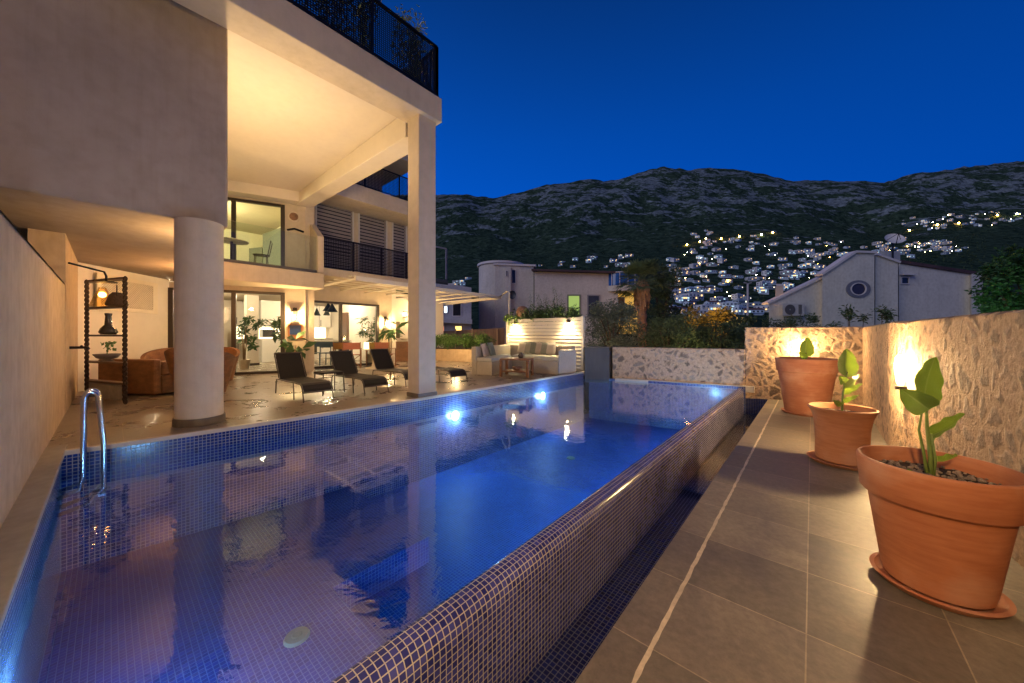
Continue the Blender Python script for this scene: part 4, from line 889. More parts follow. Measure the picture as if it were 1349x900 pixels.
# ================================================================== covered corner: shelf, rattan seats, shower
iron = mat('wrought_iron', (.04, .025, .018), .45, .3, 30, .2, metal=.6)
sh = Thing('iron_shelf', 'tall iron etagere with ringed sides and five shelves beside the plastered wall', 'shelf', (-8.55, .0, 0))
sx0, sx1, sy0, sy1 = -9.05, -8.15, -.26, .12
c0 = gr(114, 528); c1 = gr(165, 533.5)      # front left and front right feet
dv = (c1-c0); dv.z = 0; sw = .95; dv.normalize(); nv_ = ray(137); nv_.z = 0; nv_.normalize()
W_ = (c1-c0).length; Dp = .32
def SP(a, b_, z): p = c0+dv*W_*a+nv_*Dp*b_; return (p.x, p.y, z)
for (a, b_) in ((0, 0), (1, 0), (0, 1), (1, 1)):
    g = MB()
    p0 = SP(a, b_, 0); g.tube([(p0[0], p0[1], .02), (p0[0], p0[1], 2.02)], .008, 6)
    q0 = SP(a, b_+(.16 if b_ == 0 else -.16)/Dp*.5, 0)
    for k in range(27):
        zc = .05+k*.074; ring = []
        for j in range(13):
            t = 2*PI*j/12; off = math.cos(t)*.046; d2 = dv*off+nv_*off*.3
            ring.append((p0[0]+d2.x, p0[1]+d2.y, zc+.036*math.sin(t)))
        g.tube(ring, .010, 6, cap=False)
    sh.part(g, 'ring_upright', iron, w=True)
wood_s = mat('shelf_wood', (.12, .07, .04), .5, .3, 20, .2, stretch=(1, 6, 1))
for z in (.33, .65, 1.09, 1.55, 2.0):
    g = MB(); g.prism([SP(0, 0, 0)[:2], SP(1, 0, 0)[:2], SP(1, 1, 0)[:2], SP(0, 1, 0)[:2]], z-.02, z+.01); sh.part(g, 'shelf_board', wood_s if z < 1 else iron, w=True)
def on_shelf(a, b_, z): return SP(a, b_, z)
T_ = Thing('storage_box', 'grey lidded box standing at the foot of the iron shelf', 'box', (*SP(.5, .5, 0)[:2], .03))
g = MB(); g.prism([SP(.06, .05, 0)[:2], SP(.92, .05, 0)[:2], SP(.92, .95, 0)[:2], SP(.06, .95, 0)[:2]], .06, .30); T_.part(g, 'box_body', mat('grey_box', (.28, .26, .23), .6, .2, 14, .2), w=True, bevel=.01)
T_ = Thing('shelf_lamp', 'glowing lamp with a clear conical shade on the top tier of the iron shelf', 'lamp', SP(.42, .5, 1.561))
g = MB(); g.lathe([(.15, 0), (.05, .3), (.04, .32)], n=24); T_.part(g, 'lamp_shade', glassmat('amber_glass', (1, .82, .5), .6), smooth=True)
g = MB(); g.ball((0, 0, .20), .045); T_.part(g, 'bulb', glow('amber_bulb', (1, .55, .16), 22), smooth=True)
lp = SP(.42, .5, 1.76); lamp(lp, 16*LE_, (1, .50, .16), r=.045)
T_ = Thing('wicker_lantern', 'dark wicker lantern with a carrying handle beside the glowing shelf lamp', 'lantern', SP(.80, .5, 1.561))
g = MB(); g.lathe([(0, 0.002), (.12, .002), (.13, .03), (.09, .17), (.05, .22), (0, .225)], n=24); T_.part(g, 'lantern_body', mat('dark_wicker', (.05, .028, .015), .8, .5, 60, .6), smooth=True)
g = MB(); g.tube([(-.09, 0, .15), (-.05, 0, .30), (0, 0, .34), (.05, 0, .30), (.09, 0, .15)], .007, 6); T_.part(g, 'handle', iron, smooth=True)
T_ = Thing('dark_vase', 'tall dark bottle vase on the second tier of the iron shelf', 'vase', SP(.58, .5, 1.101))
g = MB(); g.lathe([(0, .002), (.085, .002), (.11, .04), (.09, .1), (.045, .16), (.035, .3), (.045, .34), (.04, .35)], n=28); T_.part(g, 'vase_body', mat('dark_glaze', (.03, .028, .025), .25, .3, 10, .1), smooth=True)
T_ = Thing('footed_bowl', 'round footed bowl with a small plant on the middle tier of the iron shelf', 'bowl', SP(.55, .5, .661))
g = MB(); g.lathe([(.02, 0.002), (.09, .002), (.05, .03), (.12, .06), (.16, .12), (.15, .125), (.10, .07), (0, .05)], n=28); T_.part(g, 'bowl_body', mat('grey_glaze', (.12, .10, .085), .4, .4, 12, .3), smooth=True)
g = MB(); g.tube([(0, 0, .06), (.01, 0, .16), (.03, 0, .28)], .006, 6); rg = random.Random(3)
leafcloud(g, 26, lambda r: (r.uniform(-.1, .13), r.uniform(-.06, .06), r.uniform(.2, .34)), .07, 3, narrow=.7); T_.part(g, 'small_plant', mat('house_leaf', (.10, .20, .05), .5, .3, 10, .1))
rattan = mat('rattan', (.20, .085, .032), .55, .4, 55, .9, bdist=.006, stretch=(1, 1, 2.2))
cushion = mat('dark_cushion', (.05, .045, .04), .8, .2, 40, .3)
# rattan sofa and tub chairs
T_ = Thing('rattan_sofa', 'brown rattan sofa seen from behind past the iron shelf', 'sofa', (-9.3, .7, 0))
s0, s1 = gr(138, 526), gr(203, 525); s0 = at(128, 6.3, 0); s1 = at(203, 6.15, 0); dd_ = (s1-s0).normalized(); nn_ = Vector((dd_.y, -dd_.x, 0))
if nn_.dot(Vector((-1, .3, 0))) < 0: nn_ = -nn_
def Q(a, b_): p = s0+dd_*a+nn_*b_; return (p.x, p.y)
Ls = (s1-s0).length
g = MB(); g.prism([Q(0, 0), Q(Ls, 0), Q(Ls, .12), Q(0, .12)], .03, .66); T_.part(g, 'back_panel', rattan, w=True, bevel=.03)
g = MB(); g.prism([Q(0, .121), Q(Ls, .121), Q(Ls, .85), Q(0, .85)], .03, .36); T_.part(g, 'seat_base', rattan, w=True, bevel=.02)
g = MB(); g.prism([Q(Ls-.14, .123), Q(Ls-.01, .123), Q(Ls-.01, .85), Q(Ls-.14, .85)], .361, .62); T_.part(g, 'armrest', rattan, w=True, bevel=.03)
g = MB(); g.prism([Q(.05, .14), Q(Ls-.16, .14), Q(Ls-.16, .82), Q(.05, .82)], .362, .48); T_.part(g, 'seat_cushion', cushion, w=True, bevel=.03)
def tub(loc, rz, label, s=1.0):
    T_ = Thing('rattan_armchair', label, 'armchair', loc, rz, 'rattan tub armchairs in the covered corner')
    a0, a1 = R(-140), R(140)
    g = MB()
    n = 36; hs = lambda a: .50+.30*max(0, math.cos(a*.62))**1.5
    for (ri, out) in ((0, 1), (1, 0)):
        for k in range(n+1):
            a = a0+(a1-a0)*k/n+PI
            h = hs(a-PI)
            for i in range(5):
                t = i/4; r = (.30+.14*t)*(1.0 if out else .86); g.v.append((r*math.cos(a)*s, r*math.sin(a)*s, (.02+(h-.02)*t)*s))
    m5 = (n+1)*5
    for k in range(n):
        for i in range(4):
            a = k*5+i; g.f.append((a, a+5, a+6, a+1)); g.f.append((m5+a, m5+a+1, m5+a+6, m5+a+5))
        a = k*5+4; g.f.append((a, a+5, m5+a+5, m5+a))
    for k in (0, n):
        for i in range(4): a = k*5+i; g.f.append((a, a+1, m5+a+1, m5+a))
    T_.part(g, 'shell', rattan, smooth=False, autosm=50)
    g = MB(); g.lathe([(0, .02), (.28, .02), (.33, .34), (0, .34)], n=30, sx=s, sy=s); T_.part(g, 'seat_base', rattan)
    g = MB(); g.lathe([(0, .345), (.31, .345), (.335, .38), (.31, .43), (0, .44)], n=30, sx=s, sy=s); T_.part(g, 'seat_cushion', cushion, smooth=True)
    return T_.o
p_ = at(223, 7.7, 0); tub((p_.x, p_.y, 0), R(-10), 'rattan tub armchair partly hidden behind the round column, with a dark cushion')
p_ = at(266, 6.35, 0); tub((p_.x, p_.y, 0), R(150), 'nearest rattan tub armchair seen from behind at the right of the round column', 1.12)
p_ = at(285, 8.1, 0); tub((p_.x, p_.y, 0), R(-30), 'rattan tub armchair against the glass door, its dark cushion facing the pool', 1.0)
# shower arm and tap on the plastered wall
T_ = Thing('outdoor_shower', 'wall mounted shower arm with a flat rain head on the plastered side wall', 'shower', (-7.2, -.34, 1.95))
q = Vector((-7.3, -.34, 2.03)); e1 = at(140, 5.05, 2.03)
g = MB(); g.tube([q, (e1.x-.05, e1.y-.08, 2.03), (e1.x-.01, e1.y-.02, 2.01), (e1.x, e1.y, 1.95), (e1.x, e1.y, 1.88)], .013, 10); T_.part(g, 'arm', black, w=True, smooth=True)
g = MB(); g.lathe([(0, 1.885), (.03, 1.88), (.11, 1.872), (.115, 1.86), (0, 1.858)], (e1.x, e1.y), 28); T_.part(g, 'rain_head', black, w=True, smooth=False)
T_ = Thing('wall_tap', 'small dark wall tap on the plastered side wall left of the shelf', 'tap', (-7.2, -.34, .95))
p_ = Vector((-7.35, -.34, .93)); g = MB(); g.tube([p_, p_+Vector((0, .14, 0)), p_+Vector((.02, .16, -.02))], .018, 10); g.tube([p_+Vector((-.05, .10, .02)), p_+Vector((.06, .10, .02))], .012, 8); T_.part(g, 'spout', black, w=True, smooth=True)
# ================================================================== facade lanterns, wall picture
lant_glow = glow('lantern_bulb', (1, .66, .30), 30)
def lantern(loc, nrm, label):
    rz = math.atan2(nrm[1], nrm[0]); T_ = Thing('wall_lantern', label, 'wall lantern', loc, rz, 'wall lanterns on the villa facade')
    g = MB(); g.box(0, .015, -.05, .05, .05, .38); T_.part(g, 'back_plate', bronze, bevel=.004)
    g = MB(); g.tube([(.01, 0, .33), (.08, 0, .38), (.13, 0, .35), (.13, 0, .31)], .008, 8); T_.part(g, 'arm', bronze, smooth=True)
    g = MB()
    for sx_ in (-1, 1):
        for sy_ in (-1, 1): g.beam((.13+sx_*.075, sy_*.075, 0), (.13+sx_*.075, sy_*.075, .26), .01, .01)
    g.box(.05, .21, -.08, .08, -.012, 0); g.lathe([(.115, .262), (.03, .31), (0, .32)], (.13, 0), 4, a0=PI/4, a1=PI/4+2*PI); T_.part(g, 'cage', bronze)
    g = MB(); g.lathe([(0, .03), (.022, .04), (.03, .10), (.018, .16), (0, .18)], (.13, 0), 12); T_.part(g, 'bulb', lant_glow, smooth=True)
    return T_
pv = Vector(B)+(Vector(C)-Vector(B))*.50; nf = Vector((.906, -.423))
nf = Vector(((Vector(C)-Vector(B)).y, -(Vector(C)-Vector(B)).x)).normalized()
lantern((pv.x+nf.x*.002, pv.y+nf.y*.002, 1.50), nf, 'lit wall lantern above the blue framed picture between the two glass doors')
lamp((pv.x+nf.x*.28, pv.y+nf.y*.28, 1.62), 16*LE_, WARM, r=.05)
lantern((-12.098, 6.74, 1.40), (1, 0), 'lit wall lantern right of the kitchen window')
lamp((-11.82, 6.74, 1.52), 16*LE_, WARM, r=.05)
T_ = Thing('wall_picture', 'small blue picture in an orange wooden frame on the wall below the lantern', 'picture', (pv.x, pv.y, .98))
d_ = (Vector(C)-Vector(B)).normalized()
def WQ(s, z, o): v = pv+d_*s+nf*o; return Vector((v.x, v.y, z))
g = MB(); g.extrude([WQ(-.17, .98, .004), WQ(.19, .98, .004), WQ(.19, 1.40, .004), WQ(-.17, 1.40, .004)], (nf.x*.025, nf.y*.025, 0)); T_.part(g, 'picture_frame', mat('orange_wood', (.38, .15, .05), .5, .2, 12, .2), w=True)
g = MB(); g.extrude([WQ(-.13, 1.10, .03), WQ(.15, 1.10, .03), WQ(.15, 1.37, .03), WQ(-.13, 1.37, .03)], (nf.x*.006, nf.y*.006, 0)); T_.part(g, 'picture', mat('blue_print', (.02, .05, .16), .3, .6, 9, 0), w=True)
# round wall vent and short black fixture beside the upper door
vp = Vector(B)+(Vector(C)-Vector(B))*.45
T_ = Thing('wall_clock', 'round plaque with a pale rim on the upper wall beside the balcony door', 'plaque', (vp.x, vp.y, 4.48))
pts = [Vector((vp.x, vp.y, 4.50))+Vector((d_.x, d_.y, 0))*.15*math.cos(2*PI*k/28)+Vector((0, 0, .15*math.sin(2*PI*k/28)))+Vector((nf.x, nf.y, 0))*.003 for k in range(28)]
g = MB(); g.extrude(pts, (nf.x*.03, nf.y*.03, 0)); T_.part(g, 'rim', mat('pale_rim', (.6, .5, .36), .5, .2, 20, .1), w=True)
pts = [Vector((vp.x, vp.y, 4.50))+Vector((d_.x, d_.y, 0))*.11*math.cos(2*PI*k/28)+Vector((0, 0, .11*math.sin(2*PI*k/28)))+Vector((nf.x, nf.y, 0))*.034 for k in range(28)]
g = MB(); g.extrude(pts, (nf.x*.01, nf.y*.01, 0)); T_.part(g, 'face', mat('brown_face', (.20, .10, .05), .5, .5, 22, .1), w=True)
T_ = Thing('wall_spout', 'short black curved fixture on the upper wall beside the balcony door', 'wall fixture', (vp.x, vp.y, 4.05))
g = MB(); g.tube([WQ(-.18, 4.10, .03), WQ(0, 4.13, .12), WQ(.22, 4.08, .05)], .03, 8); T_.part(g, 'body', black, w=True, smooth=True)

# ================================================================== interiors
lamp((-14.6, 1.4, 2.3), 48*LE_, WARMW, r=.1)
lamp((-13.9, 3.3, 2.42), 6*LE_, WARMW, r=.05)
lamp((-15.2, 5.9, 2.42), 42*LE_, (1, .78, .5), r=.05)
T_ = Thing('kitchen_cabinets', 'white fitted kitchen cabinets along the back wall of the lit kitchen', 'cabinets', (-17.6, 5, 0))
g = MB(); g.box(-17.99, -17.4, 3.3, 7.0, .007, .88); T_.part(g, 'base_units', white_cab, w=True)
g = MB(); g.box(-18.0, -17.35, 3.28, 7.0, .881, .92); T_.part(g, 'worktop', mat('worktop', (.5, .46, .4), .25, .2, 14, .05), w=True)
g = MB(); g.box(-17.99, -17.62, 3.3, 7.0, 1.45, 2.42); T_.part(g, 'wall_units', white_cab, w=True)
g = MB()
for i in range(7): y = 3.3+i*.53; g.box(-17.62, -17.615, y-.006, y+.006, 1.45, 2.42); g.box(-17.4, -17.395, y-.006, y+.006, .05, .88); g.box(-17.615, -17.59, y+.06, y+.075, 1.5, 1.8); g.box(-17.395, -17.37, y+.06, y+.075, .45, .75)
T_.part(g, 'handles', bronze, w=True)
g = MB(); g.box(-17.6, -17.595, 5.1, 5.35, 1.5, 2.3); g.box(-17.39, -17.385, 5.9, 6.3, .2, .8); T_.part(g, 'glazed_door', mat('cabinet_glass', (.05, .05, .04), .2, .2, 9, 0), w=True)
g = MB(); g.box(-17.985, -17.975, 3.4, 6.9, .93, 1.44); T_.part(g, 'lit_splashback', glow('splashback_glow', (1, .82, .52), 2.4), w=True)
T_ = Thing('storage_cabinet', 'white cabinet unit with a microwave oven seen through the left glass door', 'cabinet', (-16.6, 4.3, 0))
g = MB(); g.box(-17.0, -16.5, 3.95, 5.3, .007, .9); T_.part(g, 'base_unit', white_cab, w=True)
T_.part(MB().box(-17.0, -16.62, 3.95, 5.3, 1.5, 2.48), 'wall_unit', white_cab, w=True)
g = MB(); g.box(-16.95, -16.5, 3.98, 4.4, 1.0, 1.3); T_ = Thing('microwave_oven', 'black microwave oven on the white cabinet behind the left glass door', 'microwave', (-16.7, 4.2, .9)); T_.part(g, 'body', mat('oven_black', (.02, .02, .02), .2, .1, 8, 0), w=True, bevel=.01)
# dining table with chairs
T_ = Thing('dining_table', 'blue dining table with a pale top inside the lit kitchen', 'table', (-13.6, 5.1, 0))
blue_p = mat('blue_paint', (.03, .075, .11), .5, .15, 14, .1)
tc_ = at(423, 13.0, 0)
def TQ(a, b_): p = tc_+CR*a+CA*b_; return (p.x, p.y)
g = MB(); g.prism([TQ(-1.0, -.4), TQ(.95, -.4), TQ(.95, .4), TQ(-1.0, .4)], .84, .88); T_.part(g, 'table_top', mat('pale_top', (.6, .55, .45), .3, .1, 12, .05), w=True)
g = MB(); g.prism([TQ(-.95, -.36), TQ(.9, -.36), TQ(.9, .36), TQ(-.95, .36)], .66, .838); T_.part(g, 'apron', blue_p, w=True)
for a in (-.9, .85):
    for b_ in (-.33, .33): g = MB(); q = TQ(a, b_); g.box(q[0]-.03, q[0]+.03, q[1]-.03, q[1]+.03, .007, .66); T_.part(g, 'leg', blue_p, w=True)
ch0 = None
for i, a in enumerate((-.62, .0, .60)):
    q = TQ(a, -.62)
    if ch0 is None:
        T_ = Thing('dining_chair', 'dark blue dining chair at the left end of the kitchen table', 'chair', (q[0], q[1], .006), YAW, 'dining chairs at the kitchen table')
        g = MB(); g.box(-.2, .2, -.2, .2, .43, .46); T_.part(g, 'seat', blue_p, bevel=.01)
        g = MB(); g.box(-.2, .2, -.215, -.19, .64, .80); T_.part(g, 'backrest', blue_p, bevel=.01)
        for x in (-.19, .19):
            for y in (-.2, .19): g = MB(); g.tube([(x, y, 0), (x*.95, y*.95, .43 if y > 0 else .80)], .016, 8); T_.part(g, 'leg', blue_p, smooth=True)
        ch0 = T_.o
    else: place(ch0, (q[0], q[1], .006), YAW, ['', 'dark blue dining chair in the middle of the kitchen table', 'dark blue dining chair at the right end of the kitchen table'][i])
for (px, py, Z, lab) in ((432.5, 407, 12.4, 'larger dark pendant lamp nearest the kitchen window, left of its twin'), (437.5, 408, 12.1, 'larger dark pendant lamp nearest the kitchen window, right of its twin'), (417.5, 413, 13.6, 'small flat pendant lamp at the left of the kitchen table'), (430.5, 413, 14.2, 'small pendant lamp behind the two large ones in the kitchen')):
    p_ = at(px, Z, py=py); T_ = Thing('pendant_lamp', lab, 'pendant lamp', p_, 0, 'pendant lamps over the kitchen table')
    s = 1.1 if Z < 13 else .8
    g = MB(); g.lathe([(.17*s, -.08), (.165*s, -.075), (.10*s, .04), (.04*s, .16), (.025*s, .2), (0, .2)], n=24); T_.part(g, 'shade', mat('pendant_green', (.02, .035, .03), .35, .1, 9, 0, metal=.3), smooth=True)
    g = MB(); g.tube([(0, 0, .2), (0, 0, 2.5-p_.z)], .005, 6); T_.part(g, 'cord', bronze)
    g = MB(); g.ball((0, 0, -.02), .035); T_.part(g, 'bulb', lant_glow, smooth=True)
leafy = mat('indoor_leaf', (.055, .13, .035), .45, .4, 9, .1)
pale_pot = mat('pale_pot', (.5, .44, .34), .6, .1, 14, .1)
def potplant(name, label, loc, h, n, r, size, seed, narrow=.5, trunk=.02, z0=.45, m=leafy, potr=.16, pm=None):
    T_ = Thing(name, label, 'plant', loc)
    g = MB(); g.lathe([(0, .002), (potr*.75, .002), (potr, .3), (potr*.9, .31), (0, .28)], n=20); T_.part(g, 'pot', pm or pale_pot)
    g = MB(); rg = random.Random(seed)
    for k in range(3):
        a = 2*PI*k/3; g.tube([(.02*math.cos(a), .02*math.sin(a), .28), (.05*math.cos(a+1), .05*math.sin(a+1), h*.5), (.09*math.cos(a), .09*math.sin(a), h*.85)], [trunk, trunk*.8, trunk*.4], 6)
    T_.part(g, 'stem', mat('bark_pale', (.25, .18, .10), .8, .3, 20, .4), smooth=True)
    g = MB(); cl = [(Vector((rg.gauss(0, r*.5), rg.gauss(0, r*.5), rg.uniform(z0*h, h))), rg.uniform(.5, 1)) for _ in range(9)]
    leafcloud(g, n, blob_sampler(cl, r*.5), size, seed, narrow=narrow, droop=.3); T_.part(g, 'foliage', m)
    return T_
p_ = at(322, 11.0, 0); potplant('indoor_tree', 'leafy indoor tree in a pot just inside the left glass door', (p_.x, p_.y, .006), 1.6, 380, .38, .13, 1)
p_ = at(374, 11.2, 0); potplant('indoor_palm', 'tall slender palm inside the left glass door beside its right frame', (p_.x, p_.y, .006), 2.0, 260, .28, .26, 2, narrow=.16, z0=.2)
p_ = at(387, 9.75, 0); potplant('terrace_plant', 'broad leaved plant standing below the wall picture behind the first lounger', (p_.x, p_.y, 0), .95, 26, .36, .34, 3, narrow=.4, z0=.5)
p_ = at(514, 12.6, 0); potplant('terrace_plant', 'arching broad leaved plant below the lantern right of the kitchen window', (p_.x, p_.y, 0), 1.35, 34, .42, .42, 4, narrow=.3, z0=.6)
p_ = at(488, 13.8, 0); potplant('indoor_palm', 'feathery palm behind the right pane of the kitchen window', (p_.x, p_.y, .006), 1.9, 420, .42, .22, 6, narrow=.14, z0=.25)
T_ = Thing('side_cabinet', 'dark wooden dresser behind the right pane of the kitchen window', 'dresser', (-15, 6.6, 0)); q = at(470, 16.0, 0)
g = MB(); g.prism([(q.x-.4, q.y-.5), (q.x+.1, q.y-.5), (q.x+.1, q.y+.6), (q.x-.4, q.y+.6)], .007, 2.1); T_.part(g, 'body', mat('dark_wood', (.10, .055, .03), .5, .3, 10, .2, stretch=(1, 1, .2)), w=True)
T_ = Thing('hanging_art', 'pale macrame hanging on the stair wall behind the left glass door', 'wall hanging', (-16.3, 1.2, 1.5)); q = at(292, 11.8, 1.2)
g = MB()
for i in range(9): g.beam((q.x-.02, q.y-.2+i*.05, 2.1-.02*abs(i-4)), (q.x-.02, q.y-.2+i*.05, 1.35+.07*abs(i-4)), .03, .02)
T_.part(g, 'strands', mat('cotton', (.55, .46, .36), .9, .2, 60, .5), w=True)
# balcony table and chair above
T_ = Thing('balcony_table', 'small table with a round mosaic top on the first floor balcony', 'table', (0, 0, 0)) if False else None
p_ = at(305, 9.2, 2.862)
T_ = Thing('balcony_table', 'small round table behind the glass of the first floor balcony', 'table', p_)
g = MB(); g.lathe([(0, .70), (.36, .70), (.37, .715), (.36, .73), (0, .73)], n=32); T_.part(g, 'table_top', mat('mosaic_top', (.5, .42, .28), .4, .5, 30, .2))
g = MB(); g.tube([(0, 0, 0), (0, 0, .70)], .03, 8); g.lathe([(.2, 0), (.2, .02), (.03, .04)], n=20); T_.part(g, 'pedestal', iron)
p_ = at(344, 9.7, 2.862)
T_ = Thing('balcony_chair', 'slim metal chair with a bent back behind the balcony glass', 'chair', p_, YAW+.5)
g = MB(); g.lathe([(0, .44), (.19, .44), (.2, .455), (0, .465)], n=24); T_.part(g, 'seat', iron)
for a in (.6, 2.5, 3.8, 5.6): g = MB(); g.tube([(.16*math.cos(a), .16*math.sin(a), .44), (.2*math.cos(a), .2*math.sin(a), 0)], .011, 6); T_.part(g, 'leg', iron)
g = MB(); g.tube([(.17, -.15, .45), (.24, -.16, .85), (.24, .16, .85), (.17, .15, .45)], .012, 6); g.tube([(.2, -.16, .65), (.2, .16, .65)], .01, 6); T_.part(g, 'backrest', iron)
cabm = mat('grey_wardrobe', (.16, .18, .16), .5, .1, 8, .1)
T_ = Thing('wardrobe', 'grey green wardrobe inside the lit upper room', 'wardrobe', (0, 0, 0)); 
q0 = at(346, 12.6, 2.9); q1 = at(372, 11.8, 2.9)
g = MB(); g.prism([(q0.x, q0.y), (q1.x, q1.y), (q1.x-.5, q1.y+.2), (q0.x-.5, q0.y+.2)], 2.9, 4.75); T_.part(g, 'carcass', cabm, w=True)
T_.o.location = (0, 0, 0)
q0 = at(328, 12.9, 2.9); q1 = at(345, 12.7, 2.9)
T_2 = Thing('cupboard', 'lower grey green cupboard left of the wardrobe in the upper room', 'cupboard', (0, 0, 0))
g = MB(); g.prism([(q0.x, q0.y), (q1.x, q1.y), (q1.x-.5, q1.y+.2), (q0.x-.5, q0.y+.2)], 2.9, 4.3); T_2.part(g, 'carcass', cabm, w=True)

# ================================================================== far terrace: striped chairs, tulip table, lamp, barbecue counter
wood_o = mat('orange_teak', (.24, .11, .045), .5, .3, 14, .2, stretch=(1, 1, 4))
for i, (px, Z, col, lab) in enumerate(((452, 11.6, (.30, .16, .04), 'director chair with an ochre back, left of the lit table lamp'), (464, 11.5, (.36, .13, .09), 'director chair with a pink back beside the ochre one'), (497, 12.0, (.26, .18, .04), 'director chair with an olive yellow back right of the lit table lamp'), (508, 11.9, (.32, .12, .08), 'director chair with a rose back nearest the right lantern'))):
    p_ = at(px, Z, 0); T_ = Thing('director_chair', lab, 'chair', (p_.x, p_.y, 0), YAW+(.35 if px < 480 else -.2), 'folding director chairs on the far terrace')
    fab = mat('canvas_%s' % ['ochre', 'pink', 'olive', 'rose'][i], col, .8, .15, 60, .3)
    g = MB(); g.box(-.25, .25, -.235, -.22, .62, .84); T_.part(g, 'backrest', fab)
    g = MB(); g.box(-.25, .25, -.22, .2, .43, .445); T_.part(g, 'seat', fab)
    for x in (-.26, .26):
        g = MB(); g.beam((x, -.23, .0), (x, -.23, .86), .03, .03); g.beam((x, .2, 0), (x, .2, .62), .03, .03); g.beam((x, -.25, .635), (x, .22, .635), .04, .025); g.beam((x, -.25, .03), (x, .22, .03), .03, .03); T_.part(g, 'side_frame', wood_o)
    g = MB(); g.beam((-.25, .0, .04), (.25, 0, .43), .025, .025); g.beam((.25, .02, .04), (-.25, .02, .43), .025, .025); T_.part(g, 'cross_legs', wood_o)
p_ = at(492, 11.4, 0); T_ = Thing('tulip_table', 'small pale round pedestal table between the director chairs', 'table', p_)
g = MB(); g.lathe([(.25, 0), (.24, .02), (.06, .06), (.03, .2), (.03, .5), (.08, .58), (.30, .60), (.30, .62), (0, .62)], n=32); T_.part(g, 'body', mat('cream_enamel', (.6, .52, .4), .3, .1, 9, .05), smooth=True)
p_ = at(484.5, 11.9, 0); T_ = Thing('table_lamp', 'lit lamp with a pale drum shade standing between the director chairs', 'lamp', p_)
g = MB(); g.lathe([(.11, .62), (.13, .62), (.12, .84), (.10, .84)], n=24); T_.part(g, 'lamp_shade', glow('lamp_shade', (1, .80, .42), 3.0), smooth=True)
g = MB(); g.lathe([(.14, 0), (.14, .02), (.012, .05), (.012, .64)], n=16); T_.part(g, 'stand', bronze)
T_ = Thing('barbecue_counter', 'wooden sided outdoor counter with a white basin below the slatted window', 'counter', (-12.9, 7.6, 0))
g = MB(); g.box(-13.29, -12.7, 7.25, 8.6, 0, .82); T_.part(g, 'body', wood_o, w=True); g = MB(); g.box(-13.29, -12.66, 7.22, 8.63, .821, .86); T_.part(g, 'worktop', creamp, w=True)
g = MB(); g.lathe([(.1, .862), (.2, .94), (.19, .945), (.08, .88)], (-12.95, 8.1), 20); T_.part(g, 'basin', creamp, w=True)
lamp((-12.6, 8.6, 2.1), 12*LE_, WARM, r=.06)
T_ = Thing('wall_lantern', 'lit lantern above the slatted window behind the square column', 'wall lantern', (-13.29, 8.3, 1.85)); g = MB(); g.box(.0, .14, -.07, .07, 0, .03); g.box(.0, .14, -.07, .07, .22, .25); T_.part(g, 'cage', bronze); g = MB(); g.ball((.07, 0, .12), .06); T_.part(g, 'bulb', lant_glow, smooth=True)
# porch downlights: small recessed fittings in the covered ceilings



# ================================================================== screen panel with lights, corner sofa, coffee table, hedge planter
PA, PB = at(769.5, 10.45, 0), at(668, 12.3, 0)
T_ = Thing('slatted_screen', 'cream horizontal slatted screen wall behind the corner sofa, lit by two downlights', 'screen', ((PA.x+PB.x)/2, (PA.y+PB.y)/2, 0))
dpl = (PB-PA).normalized(); npl = Vector((-dpl.y, dpl.x, 0)); npl = npl if npl.dot(-PA) > 0 else -npl
def SQ(s, z, o=0): v = PA+dpl*s+npl*o; return Vector((v.x, v.y, z))
LP = (PB-PA).length; ztop = lambda s: 1.64-.10*s/LP
n_sl = 15
g = MB()
for i in range(n_sl):
    z = -.05+i*.113
    g.extrude([SQ(.06, z, .0), SQ(.06, z+.10, -.0), SQ(.06, z+.10, .018), SQ(.06, z+.01, .032), SQ(.06, z, .03)], dpl*(LP-.12))
T_.part(g, 'slats', pw, w=True)
for s in (.0, LP-.08): g = MB(); g.prism([SQ(s, 0, -.03)[:2], SQ(s+.08, 0, -.03)[:2], SQ(s+.08, 0, .05)[:2], SQ(s, 0, .05)[:2]], -.1, ztop(s)+.02); T_.part(g, 'post', pw, w=True)
for s, lab in ((LP*.17, 'downlight at the right end of the slatted screen'), (LP*.86, 'downlight at the left end of the slatted screen')):
    q = SQ(s, 1.50, .06)
    T2 = Thing('screen_downlight', lab, 'downlight', q, 0, 'downlights on the slatted screen')
    g = MB(); g.lathe([(.05, -.04), (.055, -.03), (.05, .05), (.03, .07), (0, .072)], n=20); T2.part(g, 'hood', bronze, smooth=True)
    g = MB(); g.lathe([(0, -.02), (.045, -.02)], n=20); T2.part(g, 'bulb', glow('downlight_glow', (1, .82, .45), 60))
    q2 = SQ(s, 1.42, .14); lamp(q2, 17*LE_, (1, .74, .38), r=.03, kind='SPOT', spot_size=R(125), spot_blend=.6, aim=(q2+Vector((0, 0, -1))-npl*.12))
    lamp(SQ(s, 1.36, .16), 3*LE_, (1, .74, .38), r=.03)
canvas = mat('sofa_masonry', (.46, .42, .35), .85, .12, 20, .3)
seatm = mat('seat_cushion', (.50, .50, .42), .9, .12, 50, .4)
T_ = Thing('corner_sofa', 'built in L shaped pale corner sofa in front of the slatted screen', 'sofa', (-6.5, 8.5, 0))
FL, FR = gr(621, 493), gr(648, 495); RR, RF = gr(759, 491), gr(739, 493.5)
bk0 = SQ(LP-.05, 0, .10); bk1 = SQ(.25, 0, .10); inner_c = at(672, 10.6, 0)
def pr(pts, z0, z1, name, m, **k): g = MB(); g.prism([(p[0], p[1]) for p in pts], z0, z1); return T_.part(g, name, m, w=True, **k)
